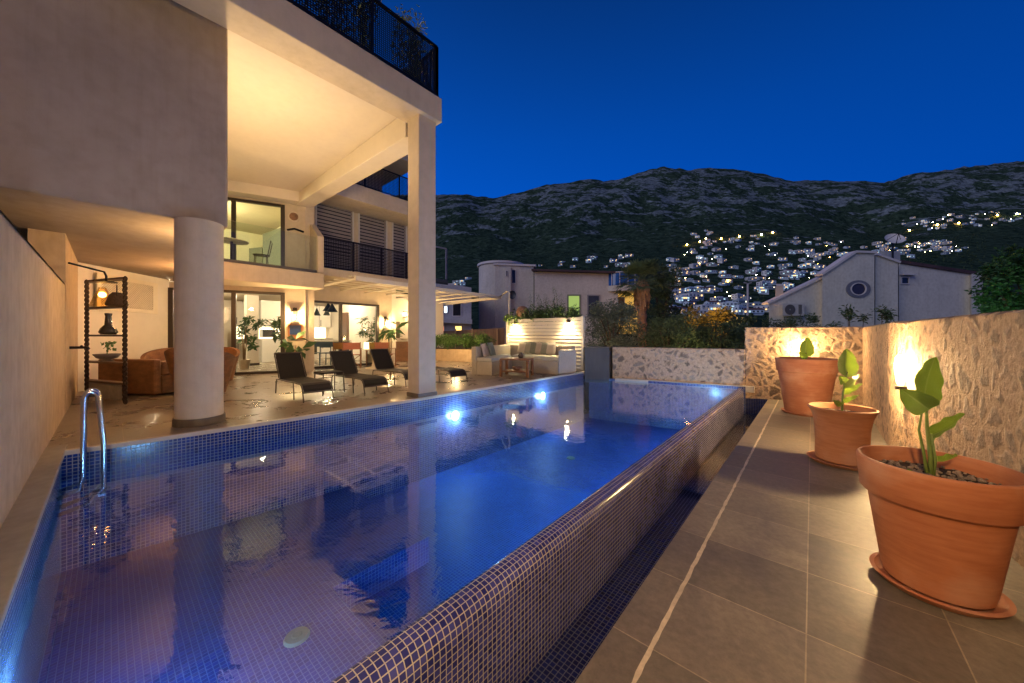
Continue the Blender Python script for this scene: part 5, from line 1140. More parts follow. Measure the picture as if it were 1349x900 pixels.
# left arm wall, back wall, right arm wall
FL2 = FL+(FR-FL)*.24
pr([FL, FL2, bk0+(FL2-FL), bk0], 0, .76, 'back_wall', canvas, bevel=.015)
b0 = bk0+(FL2-FL)*1.02; pr([b0, SQ(LP-.5, 0, .32), SQ(.25, 0, .32), SQ(.25, 0, .10)], 0, .76, 'back_wall', canvas, bevel=.015)
pr([SQ(.25, 0, .325), SQ(.62, 0, .325), RF+(RF-RR)*.15, RR], 0, .66, 'armrest', canvas, bevel=.015)
pr([FL2+(FR-FL)*.01, FR, FR+(bk0-FL)*.66, bk0+(FL2-FL)*1.15+(FL-bk0)*.05], 0, .36, 'seat_base', canvas, bevel=.01)
sb = [FR+(bk0-FL)*.58, RF+(RF-RR)*.17, SQ(.64, 0, .33), SQ(LP-.75, 0, .33)]
pr(sb, 0, .358, 'seat_base', canvas, bevel=.01)
pr([p+Vector((0, 0, 0)) for p in sb], .362, .47, 'seat_cushion', seatm, bevel=.03)
pr([FL2+(FR-FL)*.03, FR, FR+(bk0-FL)*.56, bk0+(FL2-FL)*1.2+(FL-bk0)*.12], .363, .47, 'seat_cushion', seatm, bevel=.03)
cush = [(.28, .28, .23), (.46, .42, .34), (.16, .18, .15), (.42, .36, .30), (.24, .26, .21), (.55, .50, .42)]
def pillow(c, along_, face, s, col, i, lab):
    u = Vector(along_).normalized(); n_ = Vector(face).normalized(); up_ = (Vector((0, 0, 1))-n_*.35).normalized()
    T3 = Thing('scatter_cushion', lab, 'cushion', c, 0, 'scatter cushions on the corner sofa'); g = MB(); k = 8
    for side in (1, -1):
        for a in range(k+1):
            for b_ in range(k+1):
                x, y = -1+2*a/k, -1+2*b_/k; th = .30*(max(0, (1-x**4)*(1-y**4)))**.5*side*.5
                pin = 1-.08*(abs(x*y))**2*-1 if False else 1-.06*(1-abs(x))*(abs(y) > .99)-.06*(1-abs(y))*(abs(x) > .99)
                v = u*x*s*pin+up_*(y*s*pin+s)+n_*th*s*1.3; g.v.append(tuple(v))
    m2 = (k+1)**2
    for a in range(k):
        for b_ in range(k):
            q = a*(k+1)+b_; g.f.append((q, q+k+1, q+k+2, q+1)); g.f.append((m2+q, m2+q+1, m2+q+k+2, m2+q+k+1))
    T3.part(g, 'cover', mat('cushion_fabric', col, .9, .15, 60, .4), smooth=True)
labs = ['pale grey cushion at the right end of the sofa back', 'dark olive cushion, second from the right along the sofa back', 'taupe cushion, third from the right along the sofa back', 'darkest green cushion, fourth from the right along the sofa back', 'beige cushion, fifth from the right along the sofa back', 'cream cushion in the corner of the sofa']
cc = [5, 4, 3, 2, 0, 1]
for i in range(6):
    s = .95+i*(LP-1.9)/5.2; pillow(SQ(s, .475, .46), dpl, npl, .21, cush[cc[i]], i, labs[i])
eL = (bk0-FL).normalized(); nL = (FR-FL).normalized()
pillow(FL2+eL*.9+nL*.14+Vector((0, 0, .475)), eL, nL, .21, cush[2], 7, 'dark green cushion halfway along the left wing of the sofa')
pillow(FL2+eL*.42+nL*.14+Vector((0, 0, .475)), eL, nL, .20, cush[3], 8, 'taupe cushion at the near end of the left wing of the sofa')
T_ = Thing('coffee_table', 'low brown wooden coffee table with a lower shelf in front of the corner sofa', 'coffee table', (-5.9, 7.0, 0))
c0, c1 = gr(660, 496), gr(695, 497.5); c2 = gr(705, 492.5); ed1 = c1-c0; ed2 = (c2-c1)*.62
wood_b = mat('brown_wood', (.20, .09, .04), .45, .3, 12, .25, stretch=(1, 1, 1))
pr([c0-ed1*.05, c1+ed1*.05, c1+ed1*.05+ed2, c0-ed1*.05+ed2], .43, .47, 'table_top', wood_b, bevel=.006)
pr([c0, c1, c1+ed2*.95, c0+ed2*.95], .12, .15, 'lower_shelf', wood_b)
for p in (c0, c1, c1+ed2*.93, c0+ed2*.93): g = MB(); g.box(p.x-.03, p.x+.03, p.y-.03, p.y+.03, 0, .43); T_.part(g, 'leg', wood_b, w=True)
q = (c0+c1+ed2)/2; T_ = Thing('wooden_bowl', 'reddish bowl on the lower shelf of the coffee table', 'bowl', (q.x, q.y, .151)); g = MB(); g.lathe([(.06, 0), (.15, .09), (.14, .095), (.05, .02)], n=24); T_.part(g, 'bowl', wood_o, smooth=True)
q = q+Vector((.05, .1, 0)); T_ = Thing('ceramic_vase', 'small dark vase on top of the coffee table', 'vase', (q.x, q.y, .471)); g = MB(); g.lathe([(0, 0), (.05, 0), (.08, .07), (.04, .13), (.05, .15)], n=20); T_.part(g, 'vase', mat('dark_ceramic', (.06, .05, .05), .3, .2, 10, .1), smooth=True)
T_ = Thing('hedge_planter', 'long low plastered planter behind the loungers, glowing warm', 'planter', (-11, 9.3, 0))
h0, h1 = at(560, 15.0, 0), at(640, 13.6, 0); dh = (h1-h0).normalized(); nh = Vector((-dh.y, dh.x, 0))
def HQ(s, o): v = h0+dh*s+nh*o; return (v.x, v.y)
LH = (h1-h0).length
g = MB(); g.prism([HQ(0, 0), HQ(LH, 0), HQ(LH, .6), HQ(0, .6)], 0, .50); T_.part(g, 'planter_wall', stuc2, w=True, bevel=.01)
g = MB(); g.prism([HQ(.05, .06), HQ(LH-.05, .06), HQ(LH-.05, .54), HQ(.05, .54)], .501, .52); T_.part(g, 'soil', soil, w=True)
q = at(600, 13.0, .9); lamp(q, 10*LE_, WARM, r=.1)
box_leaf = mat('boxwood_leaf', (.07, .15, .03), .6, .4, 6, .1)
nm = ['leftmost clipped round shrub in the low planter', 'second clipped shrub from the left in the low planter', 'third clipped shrub from the left in the low planter', 'rightmost clipped shrub in the low planter, next to the sofa']
for i in range(4):
    s = .35+i*(LH-.7)/3; v = HQ(s, .3); T_ = Thing('box_shrub', nm[i], 'shrub', (v[0], v[1], .52), 0, 'clipped shrubs in the low planter')
    g = MB(); g.tube([(0, 0, -.01), (0, 0, .22)], .03, 6); T_.part(g, 'stem', mat('shrub_bark', (.06, .04, .03), .9, .2, 9, .3))
    g = MB(); cl = [(Vector((random.gauss(0, .16), random.gauss(0, .16), .30+random.gauss(0, .07))), 1) for _ in range(16)]
    leafcloud(g, 2000, blob_sampler(cl, .27), .06, 30+i, narrow=.6); T_.part(g, 'foliage', box_leaf)

# climbing plants growing above the screen
vine_m = mat('vine_leaf', (.055, .11, .03), .55, .5, 5, .1); vine_y = mat('vine_leaf_bright', (.16, .26, .05), .55, .4, 5, .1)
T_ = Thing('climbing_plants', 'dark climbing plants with upright sprays growing along the top of the slatted screen', 'climbing plant', SQ(LP/2, 1.6, -.3))
g = MB(); rg = random.Random(9)
cl = [(SQ(rg.uniform(LP*.12, LP*.98), 1.62+rg.uniform(-.05, .28)*(.25+.75*min(1, 1)), -.25+rg.uniform(-.2, .25)), rg.uniform(.5, 1)) for _ in range(60)]
leafcloud(g, 3800, blob_sampler(cl, .26), .10, 5, narrow=.28); T_.part(g, 'foliage', vine_m, w=True)
g = MB()
for k in range(17):
    s = rg.choice([rg.uniform(LP*.55, LP*.72), rg.uniform(LP*.3, LP*.5), rg.uniform(.1*LP, LP)]); h = rg.uniform(.5, 1.15) if LP*.3 < s < LP*.75 else rg.uniform(.2, .5); q = SQ(s, 1.6, -.25); lean = rg.gauss(0, .12)
    pts = [q+dpl*lean*t*t+Vector((0, 0, h*t)) for t in (0, .3, .6, 1)]; g.tube(pts, [.008, .006, .004, .002], 5)
    for j in range(26):
        t = .15+.85*j/26; p = q+dpl*lean*t*t+Vector((0, 0, h*t)); sd = (1 if j % 2 else -1); d = (dpl*sd*rg.uniform(.5, 1)+npl*rg.gauss(0, .6)+Vector((0, 0, rg.uniform(-.7, .1)))).normalized(); l = .17*(1.1-t*.6)
        w_ = d.cross(Vector((0, 0, 1))).normalized()*l*.1; g.add([p, p+d*l*.5+w_, p+d*l-Vector((0, 0, .03)), p+d*l*.5-w_], [(0, 1, 2, 3)])
T_.part(g, 'upright_sprays', vine_m, w=True)
T_ = Thing('trailing_creeper', 'bright yellow green creeper spilling over the left end of the slatted screen', 'creeper', SQ(LP*.9, 1.55, 0))
g = MB(); cl = [(SQ(LP*rg.uniform(.80, 1.03), 1.55+rg.uniform(-.10, .22), rg.uniform(-.2, .06)), rg.uniform(.4, 1)) for _ in range(16)]
leafcloud(g, 900, blob_sampler(cl, .17), .08, 6, narrow=.5, droop=.5); T_.part(g, 'foliage', vine_y, w=True)
T_ = Thing('round_pot', 'round terracotta coloured ball pot among the plants at the left end of the screen', 'plant pot', SQ(LP*.82, 1.55, -.2)); g = MB(); g.ball((0, 0, .32), .23, 24, 14); T_.part(g, 'ball', mat('clay_ball', (.30, .16, .09), .8, .4, 8, .4), smooth=True)
T_.part(MB().tube([(0, 0, -.1), (0, 0, .12)], .05, 8), 'foot', bronze)
# bamboo behind the roof railing
bamb = mat('bamboo_leaf', (.20, .22, .08), .55, .5, 4, .1)
T_ = Thing('roof_bamboo', 'row of feathery bamboo growing behind the black railing on the roof terrace', 'bamboo', (-5.4, 2.0, 5.36))
g = MB(); rg = random.Random(12)
g2 = MB()
for k in range(70):
    x, y = rg.uniform(-5.75, -5.3), rg.uniform(-1, 3.78); h = rg.uniform(1.15, 1.65); pts = [Vector((x, y, 5.37)), Vector((x+.03, y, 5.37+h*.6)), Vector((x+rg.gauss(.05, .1), y+rg.gauss(0, .1), 5.37+h))]
    g2.tube(pts, [.008, .006, .003], 5)
    for j in range(110):
        t = rg.uniform(.12, 1); p = pts[0].lerp(pts[2], t)+Vector((rg.gauss(0, .07), rg.gauss(0, .07), 0)); d = Vector((rg.gauss(0, 1), rg.gauss(0, 1), rg.gauss(-.2, .6))).normalized(); l = rg.uniform(.06, .13); w_ = d.cross(Vector((0, 0, 1))).normalized()*l*.12
        g.add([p, p+d*l*.45+w_, p+d*l, p+d*l*.45-w_], [(0, 1, 2, 3)])
T_.part(g, 'foliage', bamb, w=True); T_.part(g2, 'canes', stem_m, w=True)
# ================================================================== neighbours
def cw(X, Z): v = CR*X+CA*Z; return (v.x, v.y)
def cxz(px, Z): return (px-CX)/F*Z
def zrow(py, Z): return HC+(HY-py)/F*Z
rs = stucco('right_house_stucco', (.68, .66, .60), .12, .2)
def facade(T_, pxy, Z, name, m, thick=.4, dx=0):
    """a wall face at depth Z with the outline given in picture columns and rows, extruded away"""
    pts = [Vector((*cw(cxz(px, Z), Z), zrow(py, Z))) for px, py in pxy]
    g = MB(); g.extrude(pts, CA*thick+CR*thick*max(min(.95, (max(p[0] for p in pxy)-CX)/F), (min(p[0] for p in pxy)-CX)/F if pxy[0][0] < CX else 0)); return T_.part(g, name, m, w=True, bevel=.01)
ZH = 20.0
H = Thing('white_house', 'white gabled house with a round window and a roof dish behind the high stone wall', 'house', (*cw(20, 20), -4))
facade(H, [(1083, 480), (1083, 362), (1126, 333.5), (1152, 334), (1152, 480)], ZH, 'gable_wall', rs, 6)
facade(H, [(1013, 480), (1013, 399), (1083, 366), (1083, 480)], ZH+.35, 'side_wing', rs, 6)
facade(H, [(1153, 480), (1153, 336), (1183, 346), (1183, 480)], ZH+.25, 'gable_wall', rs, 5)
facade(H, [(1184, 480), (1184, 347), (1286, 362), (1286, 480)], ZH+.8, 'side_wing', rs, 5)
facade(H, [(1280, 480), (1280, 361), (1295, 359), (1295, 480)], ZH+.5, 'corner_pillar', rs, 3)
capm = mat('roof_capping', (.62, .58, .58), .6, .1, 10, .1)
def band(T_, a, b_, Z, name, m, w_=.5, h=.12, off=-.12):
    p = Vector((*cw(cxz(a[0], Z), Z+off), zrow(a[1], Z))); q = Vector((*cw(cxz(b_[0], Z), Z+off), zrow(b_[1], Z)))
    g = MB(); g.beam(p+CA*w_*.5, q+CA*w_*.5, w_, h); return T_.part(g, name, m, w=True)
band(H, (1010, 400), (1083, 365), ZH+.35, 'roof_capping', capm); band(H, (1081, 362), (1126, 332), ZH, 'roof_capping', capm)
band(H, (1126, 332), (1153, 333), ZH, 'roof_capping', capm); band(H, (1153, 335), (1184, 346), ZH+.25, 'roof_capping', capm)
rtile = mat('dark_roof_tile', (.07, .04, .045), .8, .4, 9, .5)
band(H, (1184, 345), (1288, 361), ZH+.8, 'roof', rtile, 3.0, .18)
# round window
q = Vector((*cw(cxz(1130, ZH), ZH), zrow(381, ZH)))
def disc(q, r, z=1.0, n=32): return [q+CR*r*math.cos(2*PI*k/n)+Vector((0, 0, r*z*math.sin(2*PI*k/n))) for k in range(n)]
def ring(T_, q, r0, r1, off0, off1, name, m, z=1.0):
    n = 40; g = MB()
    for k in range(n):
        a, b_ = 2*PI*k/n, 2*PI*(k+1)/n
        c = lambda r, t, o: q+CR*r*math.cos(t)+Vector((0, 0, r*z*math.sin(t)))-CA*o
        g.add([c(r0, a, off1), c(r1, a, off1), c(r1, b_, off1), c(r0, b_, off1), c(r0, a, off0), c(r1, a, off0), c(r1, b_, off0), c(r0, b_, off0)], [(0, 3, 2, 1), (1, 2, 6, 5), (0, 4, 7, 3)])
    return T_.part(g, name, m, w=True)
rw = ring(H, q, .46, .70, 0, .05, 'round_window', mat('blue_grey_render', (.16, .17, .22), .7, .2, 10, .2), .72)
ring(H, q, .40, .46, 0, .07, 'round_frame', capm, .8)
g = MB(); g.extrude([p-CA*.012 for p in disc(q, .42, .8)], -CA*.01); H.part(g, 'pane', mat('night_pane', (.05, .04, .05), .1, .1, 3, 0), w=True)
def win(T_, px0, px1, py0, py1, Z, m, frame=capm, fw=.06, name='window'):
    a = Vector((*cw(cxz(px0, Z), Z), zrow(py1, Z))); b_ = Vector((*cw(cxz(px1, Z), Z), zrow(py0, Z))); w_ = (Vector((b_.x, b_.y, 0))-Vector((a.x, a.y, 0))).length; h = b_.z-a.z
    g = MB(); P_ = lambda x, z, o: a+CR*x+Vector((0, 0, z))-CA*o
    for (x0, x1, z0, z1) in ((-fw, w_+fw, -fw, 0), (-fw, w_+fw, h, h+fw), (-fw, 0, 0, h), (w_, w_+fw, 0, h)):
        g.extrude([P_(x0, z0, 0), P_(x1, z0, 0), P_(x1, z1, 0), P_(x0, z1, 0)], -CA*.06)
    f = T_.part(g, name, frame, w=True)
    g = MB(); g.extrude([P_(0, 0, .01), P_(w_, 0, .01), P_(w_, h, .01), P_(0, h, .01)], -CA*.01); T_.part(g, 'pane', m, w=True, parent=f); return f
night = mat('night_pane_flat', (.03, .03, .04), .1, .1, 3, 0)
win(H, 1187, 1196, 366, 373.5, ZH+.8, night)
band(H, (1184, 362.5), (1201, 362.5), ZH+.8, 'lintel', capm, .3, .07, -.3)
T_ = Thing('satellite_dish', 'large pale satellite dish on the roof of the white gabled house', 'satellite dish', (*cw(cxz(1176, 21), 21), zrow(345, 21)))
g = MB(); ax = (-CA*.75+CR*-.25+Vector((0, 0, .55))).normalized(); q = Vector((0, 0, 1.25)); e1_ = ax.cross(Vector((0, 0, 1))).normalized(); e2_ = e1_.cross(ax).normalized(); n = 32
for i in range(8):
    r = .46*i/7
    for k in range(n): t = 2*PI*k/n; g.v.append(tuple(q+e1_*r*math.cos(t)+e2_*r*math.sin(t)*.92+ax*(.21*(r/.46)**2)))
for i in range(7):
    for k in range(n): g.f.append((i*n+k, i*n+(k+1) % n, (i+1)*n+(k+1) % n, (i+1)*n+k))
T_.part(g, 'reflector', mat('dish_white', (.62, .60, .62), .5, .08, 8, .05), smooth=True)
g = MB(); g.tube([(0, 0, -.6), (0, 0, 1.15)], .05, 8); T_.part(g, 'mast', black)
g = MB(); g.tube([q+e2_*-.42, q+ax*.6], .02, 6); g.tube([q+e1_*.38, q+ax*.6], .014, 6); g.tube([q-e1_*.38, q+ax*.6], .014, 6); T_.part(g, 'feed_arm', black)
T_ = Thing('roof_tank', 'square white water tank housing on the roof beside the satellite dish', 'tank', (*cw(cxz(1172, 22), 22), zrow(350, 22))); facade(T_, [(1160, 352), (1160, 331), (1186, 331), (1186, 352)], 22, 'housing', rs, 1.2)
T_ = Thing('chimney', 'small pale chimney with a lit face on the left end of the white gabled house', 'chimney', (*cw(cxz(1027, 20.6), 20.6), zrow(395, 20.6)))
facade(T_, [(1021.5, 394), (1021.5, 377), (1032, 377), (1032, 389)], 20.6, 'stack', mat('chimney_render', (.6, .48, .38), .8, .1, 10, .2), .5); facade(T_, [(1022.5, 376.8), (1022.5, 374), (1031, 374), (1031, 376.8)], 20.6, 'cap', capm, .45)
T_ = Thing('air_conditioner', 'outdoor air conditioning unit on the left wing of the white gabled house', 'air conditioner', (*cw(cxz(1045, 20), 20), zrow(417, 20)))
Z_ = 20.30
facade(T_, [(1031, 416), (1031, 400), (1060, 400), (1060, 416)], Z_-.45, 'casing', mat('ac_casing', (.50, .48, .46), .5, .1, 9, .05), .40)
q = Vector((*cw(cxz(1040.5, Z_-.45), Z_-.45), zrow(408, Z_-.45))); ring(T_, q, .05, .29, .01, .03, 'fan_grille', mat('ac_grille', (.10, .09, .09), .6, .2, 40, .5))
g = MB(); [g.extrude([q+CR*(.50+i*.05)+Vector((0, 0, -.25))-CA*.002, q+CR*(.52+i*.05)+Vector((0, 0, -.25))-CA*.002, q+CR*(.52+i*.05)+Vector((0, 0, .28))-CA*.002, q+CR*(.50+i*.05)+Vector((0, 0, .28))-CA*.002], -CA*.01) for i in range(4)]; T_.part(g, 'louvre', black, w=True)
# left neighbour: drum ended flat roofed house
ls = stucco('left_house_stucco', (.62, .58, .53), .12, .2)
ZL = 30.0
H = Thing('curved_house', 'pale flat roofed house with a rounded end, a lit green window and a curved balcony', 'house', (*cw(4, 31), -4))
g = MB(); cx0 = cxz(660, ZL+2.2); q = cw(cx0, ZL+2.2); r = cxz(660, ZL+2.2)-cxz(631, ZL+2.2)
g.lathe([(r, -5), (r, zrow(349, ZL+1)), (0, zrow(349, ZL+1))], q, 48); H.part(g, 'drum_wall', ls, w=True, autosm=40)
g = MB(); g.lathe([(r, zrow(348.7, ZL+1)), (r+.15, zrow(348.7, ZL+1)), (r+.15, zrow(346, ZL+1)), (0, zrow(346, ZL+1))], q, 48); H.part(g, 'drum_cap', capm, w=True, autosm=40)
facade(H, [(652, 470), (652, 349.5), (703, 351), (703, 470)], ZL, 'front_wall', ls, 5)
facade(H, [(650, 349), (650, 346.5), (706, 348.5), (706, 351)], ZL-.15, 'drum_cap', capm, 5)
facade(H, [(665, 470), (665, 348.5+3), (673, 348.5+3), (673, 470)], ZL-.35, 'pilaster', ls, .35)
facade(H, [(704, 470), (704, 357), (814, 360), (814, 470)], ZL-.4, 'long_wall', ls, 6)
facade(H, [(700, 356.8), (700, 354), (817, 357.5), (817, 360)], ZL-.9, 'roof_edge', rtile, 7)
green = glow('green_lit_pane', (.34, .48, .12), .75)
win(H, 749, 763, 390, 415, ZL-.4, green, mat('green_frame', (.20, .22, .16), .6, .1, 9, .1), .12)
win(H, 775, 789, 390, 417, ZL-.4, mat('dull_pane', (.05, .055, .06), .2, .2, 5, 0), mat('grey_frame', (.25, .24, .25), .6, .1, 9, .1), .1)
win(H, 674.5, 679, 356, 373, ZL, night); win(H, 667, 668.5, 357, 364, ZL-.35, night, fw=.03)
q = cw(cxz(817, ZL+.6), ZL+.6); rb = cxz(843, ZL)-cxz(817, ZL)
g = MB(); g.lathe([(0, zrow(385, ZL)), (rb, zrow(385, ZL)), (rb, zrow(378, ZL)), (0, zrow(378, ZL))], q, 40); H.part(g, 'curved_balcony', ls, w=True, autosm=40)
g = MB(); g.lathe([(rb-.06, zrow(377.5, ZL)), (rb-.06, zrow(362, ZL))], q, 40); bg_ = H.part(g, 'balcony_glass', mat('blue_balcony_glass', (.03, .10, .32), .08, .2, 2, 0), w=True, smooth=True)
g = MB()
for k in range(16): a = 2*PI*k/16; g.tube([(q[0]+rb*math.cos(a), q[1]+rb*math.sin(a), zrow(377.8, ZL)), (q[0]+rb*math.cos(a), q[1]+rb*math.sin(a), zrow(361, ZL))], .03, 5)
g.tube([(q[0]+rb*math.cos(2*PI*k/40), q[1]+rb*math.sin(2*PI*k/40), zrow(361, ZL)) for k in range(41)], .04, 6); H.part(g, 'balcony_rail', capm, w=True)
yel = glow('yellow_glow_wall', (.9, .52, .10), .55)  # wall itself emits, in place of lamplight falling on it
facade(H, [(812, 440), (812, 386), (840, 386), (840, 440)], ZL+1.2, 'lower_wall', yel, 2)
win(H, 814, 822, 392, 405, ZL+1.2, mat('brown_pane', (.15, .08, .03), .4, .2, 5, 0))
T_ = Thing('satellite_dish', 'small dark satellite dish on the rounded end of the flat roofed house', 'satellite dish', (*cw(cxz(675, ZL-1), ZL-1), zrow(392, ZL-1)))
q = Vector((0, 0, .2)); g = MB()
for i in range(5):
    r = .36*i/4
    for k in range(20): t = 2*PI*k/20; g.v.append(tuple(q+CR*r*math.cos(t)*.85+Vector((0, 0, r*math.sin(t)))-CA*(.14*(r/.36)**2)))
for i in range(4):
    for k in range(20): g.f.append((i*20+k, i*20+(k+1) % 20, (i+1)*20+(k+1) % 20, (i+1)*20+k))
T_.part(g, 'reflector', mat('dish_dark', (.03, .035, .05), .5, .1, 8, .05), smooth=True); T_.part(MB().tube([q, q+CA*.8], .03, 6), 'bracket', black)
T_ = Thing('terrace_flat', 'blue white low block of flats with a lit window behind the pergola', 'building', (*cw(-5, 26), -3))
bs = stucco('blue_white_stucco', (.50, .50, .55), .1, .2)
facade(T_, [(560, 470), (560, 368), (621, 379), (621, 470)], 27, 'wall', bs, 5); facade(T_, [(560, 424), (560, 418), (622, 421), (622, 427)], 26.2, 'balcony', bs, .8)
win(T_, 586, 589, 404, 412, 27, glow('cool_lit_pane', (.7, .9, 1), 5)); win(T_, 578, 584, 400, 416, 27, night); win(T_, 597, 607, 400, 416, 27, night)
win(T_, 576, 585, 430, 446, 27, glow('red_lit_pane', (.9, .35, .16), .8)); win(T_, 600, 608, 430, 452, 27, glow('amber_lit_pane', (1, .62, .16), 2.2))
facade(T_, [(560, 369), (560, 365), (590, 369), (590, 373)], 25, 'parapet', mat('dark_parapet', (.03, .035, .05), .6, .1, 9, .1), 1)
T_ = Thing('steel_canopy', 'thin steel canopy frame on the roof behind the square column', 'canopy', (*cw(cxz(585, 24), 24), zrow(370, 24)))
def cam_beam(T_, pts, Z, w_, name, m): g = MB(); [g.beam(Vector((*cw(cxz(a[0], Z), Z), zrow(a[1], Z))), Vector((*cw(cxz(b_[0], Z), Z), zrow(b_[1], Z))), w_, w_) for a, b_ in zip(pts, pts[1:])]; return T_.part(g, name, m, w=True)
cam_beam(T_, [(560, 322), (588, 328), (588, 368)], 24, .1, 'frame', mat('grey_steel', (.18, .17, .2), .5, .1, 9, .1))
T_ = Thing('slatted_fence', 'tan boarded garden fence behind the low planter', 'fence', (*cw(cxz(625, 19), 19), -1))
tan = mat('tan_boards', (.24, .15, .10), .8, .3, 6, .3, stretch=(8, 8, .5))
facade(T_, [(572, 480), (572, 437), (665, 432), (665, 480)], 19, 'boards', tan, .05)
for px in (600, 622, 655): facade(T_, [(px-1, 480), (px-1, 433.5), (px+1, 433), (px+1, 480)], 18.9, 'post', mat('warm_post', (.42, .28, .16), .7, .2, 9, .1), .06)

# ================================================================== trees and shrubs behind the walls
bark = mat('tree_bark', (.10, .065, .04), .9, .3, 14, .8, bdist=.03)
def crown_mat(n, c): return mat(n, c, .6, .5, 1.6, .1)
dark_g = crown_mat('evergreen_leaf', (.06, .10, .04)); mid_g = crown_mat('garden_leaf', (.085, .14, .055)); grey_g = crown_mat('grey_green_leaf', (.14, .18, .12)); yel_g = crown_mat('lamplit_leaf', (.22, .17, .03))  # yel_g: yellow of the street light put into the leaf colour
def tree(name, label, cat, px, Z, zb, pxr, rows, n, size, m, seed, nc=26, narrow=.45, trunk=.12, cr=.28, zsq=1.0, grp=None):
    """crown spanning pixel half width pxr and the given rows at depth Z"""
    p = at(px, Z, zb); T_ = Thing(name, label, cat, p, 0, grp)
    rx = pxr/F*Z; zt, zbm = zrow(rows[0], Z)-zb, zrow(rows[1], Z)-zb; rg = random.Random(seed)
    g = MB(); g.tube([(0, 0, 0), (.05, .02, (zbm+zt)*.3), (0, .05, zt*.6), (.05, 0, zt*.85)], [trunk, trunk*.8, trunk*.5, trunk*.15], 8)
    for k in range(7):
        a = rg.uniform(0, 2*PI); z0 = zt*rg.uniform(.3, .6); g.tube([(0, .02, z0), (rx*.35*math.cos(a), rx*.35*math.sin(a), z0+(zt-z0)*.4), (rx*.7*math.cos(a), rx*.7*math.sin(a), z0+(zt-z0)*.65)], [trunk*.4, trunk*.25, trunk*.08], 6)
    T_.part(g, 'trunk', bark, smooth=True)
    cl = []
    for _ in range(nc):
        a = rg.uniform(0, 2*PI); t = rg.random(); z = zbm+(zt-zbm)*(.08+.84*t); k = (math.sin(PI*(.18+.72*t)))**.6; rr = rx*k*math.sqrt(rg.random())
        cl.append((Vector((rr*math.cos(a), rr*math.sin(a), z)), rg.uniform(.45, 1)))
    g = MB(); leafcloud(g, n, blob_sampler(cl, rx*cr), size, seed, narrow=narrow); T_.part(g, 'crown', m); return T_
tree('garden_bush', 'dense grey green oleander bush behind the pool, beside the slatted screen', 'bush', 806, 13.2, -1.5, 37, (396, 478), 9000, .12, grey_g, 41, 60, .30, cr=.42)
tree('garden_bush', 'dark bush directly behind the low stone wall below the palm', 'bush', 880, 12.9, -1.5, 38, (415, 478), 7000, .11, mid_g, 42, 44, .3, cr=.40)
tree('garden_bush', 'dark low bush behind the low stone wall left of the high wall', 'bush', 948, 13.0, -1.5, 44, (426, 480), 7000, .10, dark_g, 43, 44, .35, cr=.36)
tree('cypress_tree', 'tall dark evergreen tree towering beside the palm', 'tree', 872, 17.5, -2, 27, (338, 470), 9000, .16, dark_g, 44, 60, .35, cr=.42)
tree('lamplit_tree', 'tree lit yellow by the street light behind the low stone wall', 'tree', 925, 24, -3, 34, (399, 462), 5200, .22, yel_g, 45, 34, .5, cr=.35)
tree('street_tree', 'dark rounded tree between the glowing tree and the high stone wall', 'tree', 975, 19, -2.5, 26, (415, 470), 3600, .15, dark_g, 46, 26, .4, cr=.36)
tree('broadleaf_tree', 'dark green lit tree at the right edge beyond the white gabled house', 'tree', 1352, 13.5, -3, 38, (318, 440), 9000, .15, crown_mat('vivid_leaf', (.03, .10, .025)), 47, 60, .5, cr=.36)
tree('wall_shrub', 'low dark shrub in front of the air conditioning unit behind the high wall', 'shrub', 1055, 15.5, -1.5, 42, (417, 450), 3000, .13, dark_g, 48, 26, .35, cr=.25)
for px, h, sd, lab in ((1126, 405, 51, 'thin dark sapling below the round window of the white house'), (1156, 398, 52, 'taller dark sapling right of the round window of the white house')):
    Z = 15.0; p = at(px, Z, -1); T_ = Thing('sapling', lab, 'sapling', p, 0); rg = random.Random(sd); g = MB(); zt = zrow(h, Z)+1; g2 = MB()
    for k in range(4):
        a = rg.uniform(-1, 1); e_ = CR*(a*.45)+Vector((0, 0, zt*rg.uniform(.8, 1))); g.tube([(0, 0, 0), tuple(e_*.6+CR*a*.1), tuple(e_)], [.03, .02, .01], 6)
        leafcloud(g2, 60, lambda r: e_+Vector((r.gauss(0, .1), r.gauss(0, .1), r.gauss(-.05, .09))), .16, sd+k, narrow=.35)
    T_.part(g, 'trunk', bark, smooth=True); T_.part(g2, 'foliage', dark_g)
lamp(at(1318, 12.6, 2.2), 26, (.5, 1, .45), r=.2)
lamp(at(905, 12.0, .2), 30, (1, .72, .32), r=.1)  # this and the next: added fill lamps brightening the dark bushes
lamp(at(800, 12.2, .1), 16, (1, .78, .45), r=.1)
# palm
Z = 15.0; p = at(846, Z, -1.5); T_ = Thing('palm_tree', 'fan palm with a shaggy lit trunk behind the low stone wall', 'palm tree', p)
zt = zrow(372, Z)+1.5; g = MB(); zz = 0; pts = []; rr_ = []
while zz < zt: pts.append((.02*math.sin(zz), 0, zz)); rr_.append(.19+.025*math.sin(zz*19)); zz += .09
g.tube(pts, rr_, 14); pbark = mat('palm_bark', (.30, .17, .09), .9, .4, 8, 1.0, bdist=.04, stretch=(1, 1, 3)); T_.part(g, 'trunk', pbark, smooth=True)
g = MB(); rg = random.Random(61)
for k in range(240):
    a = rg.uniform(0, 2*PI); z = zt-rg.uniform(-.1, .6); r0 = .18; d = Vector((math.cos(a), math.sin(a), 0)); l = rg.uniform(.35, .7); p0 = d*r0+Vector((0, 0, z)); t_ = Vector((-d.y, d.x, 0))*.05
    g.add([p0-t_, p0+t_, p0+d*rg.uniform(.04, .2)+Vector((0, 0, -l))+t_*.4, p0+d*.12+Vector((0, 0, -l))-t_*.4], [(0, 1, 2, 3)])
T_.part(g, 'dead_fronds', mat('dead_frond', (.34, .20, .11), .9, .3, 8, .4))
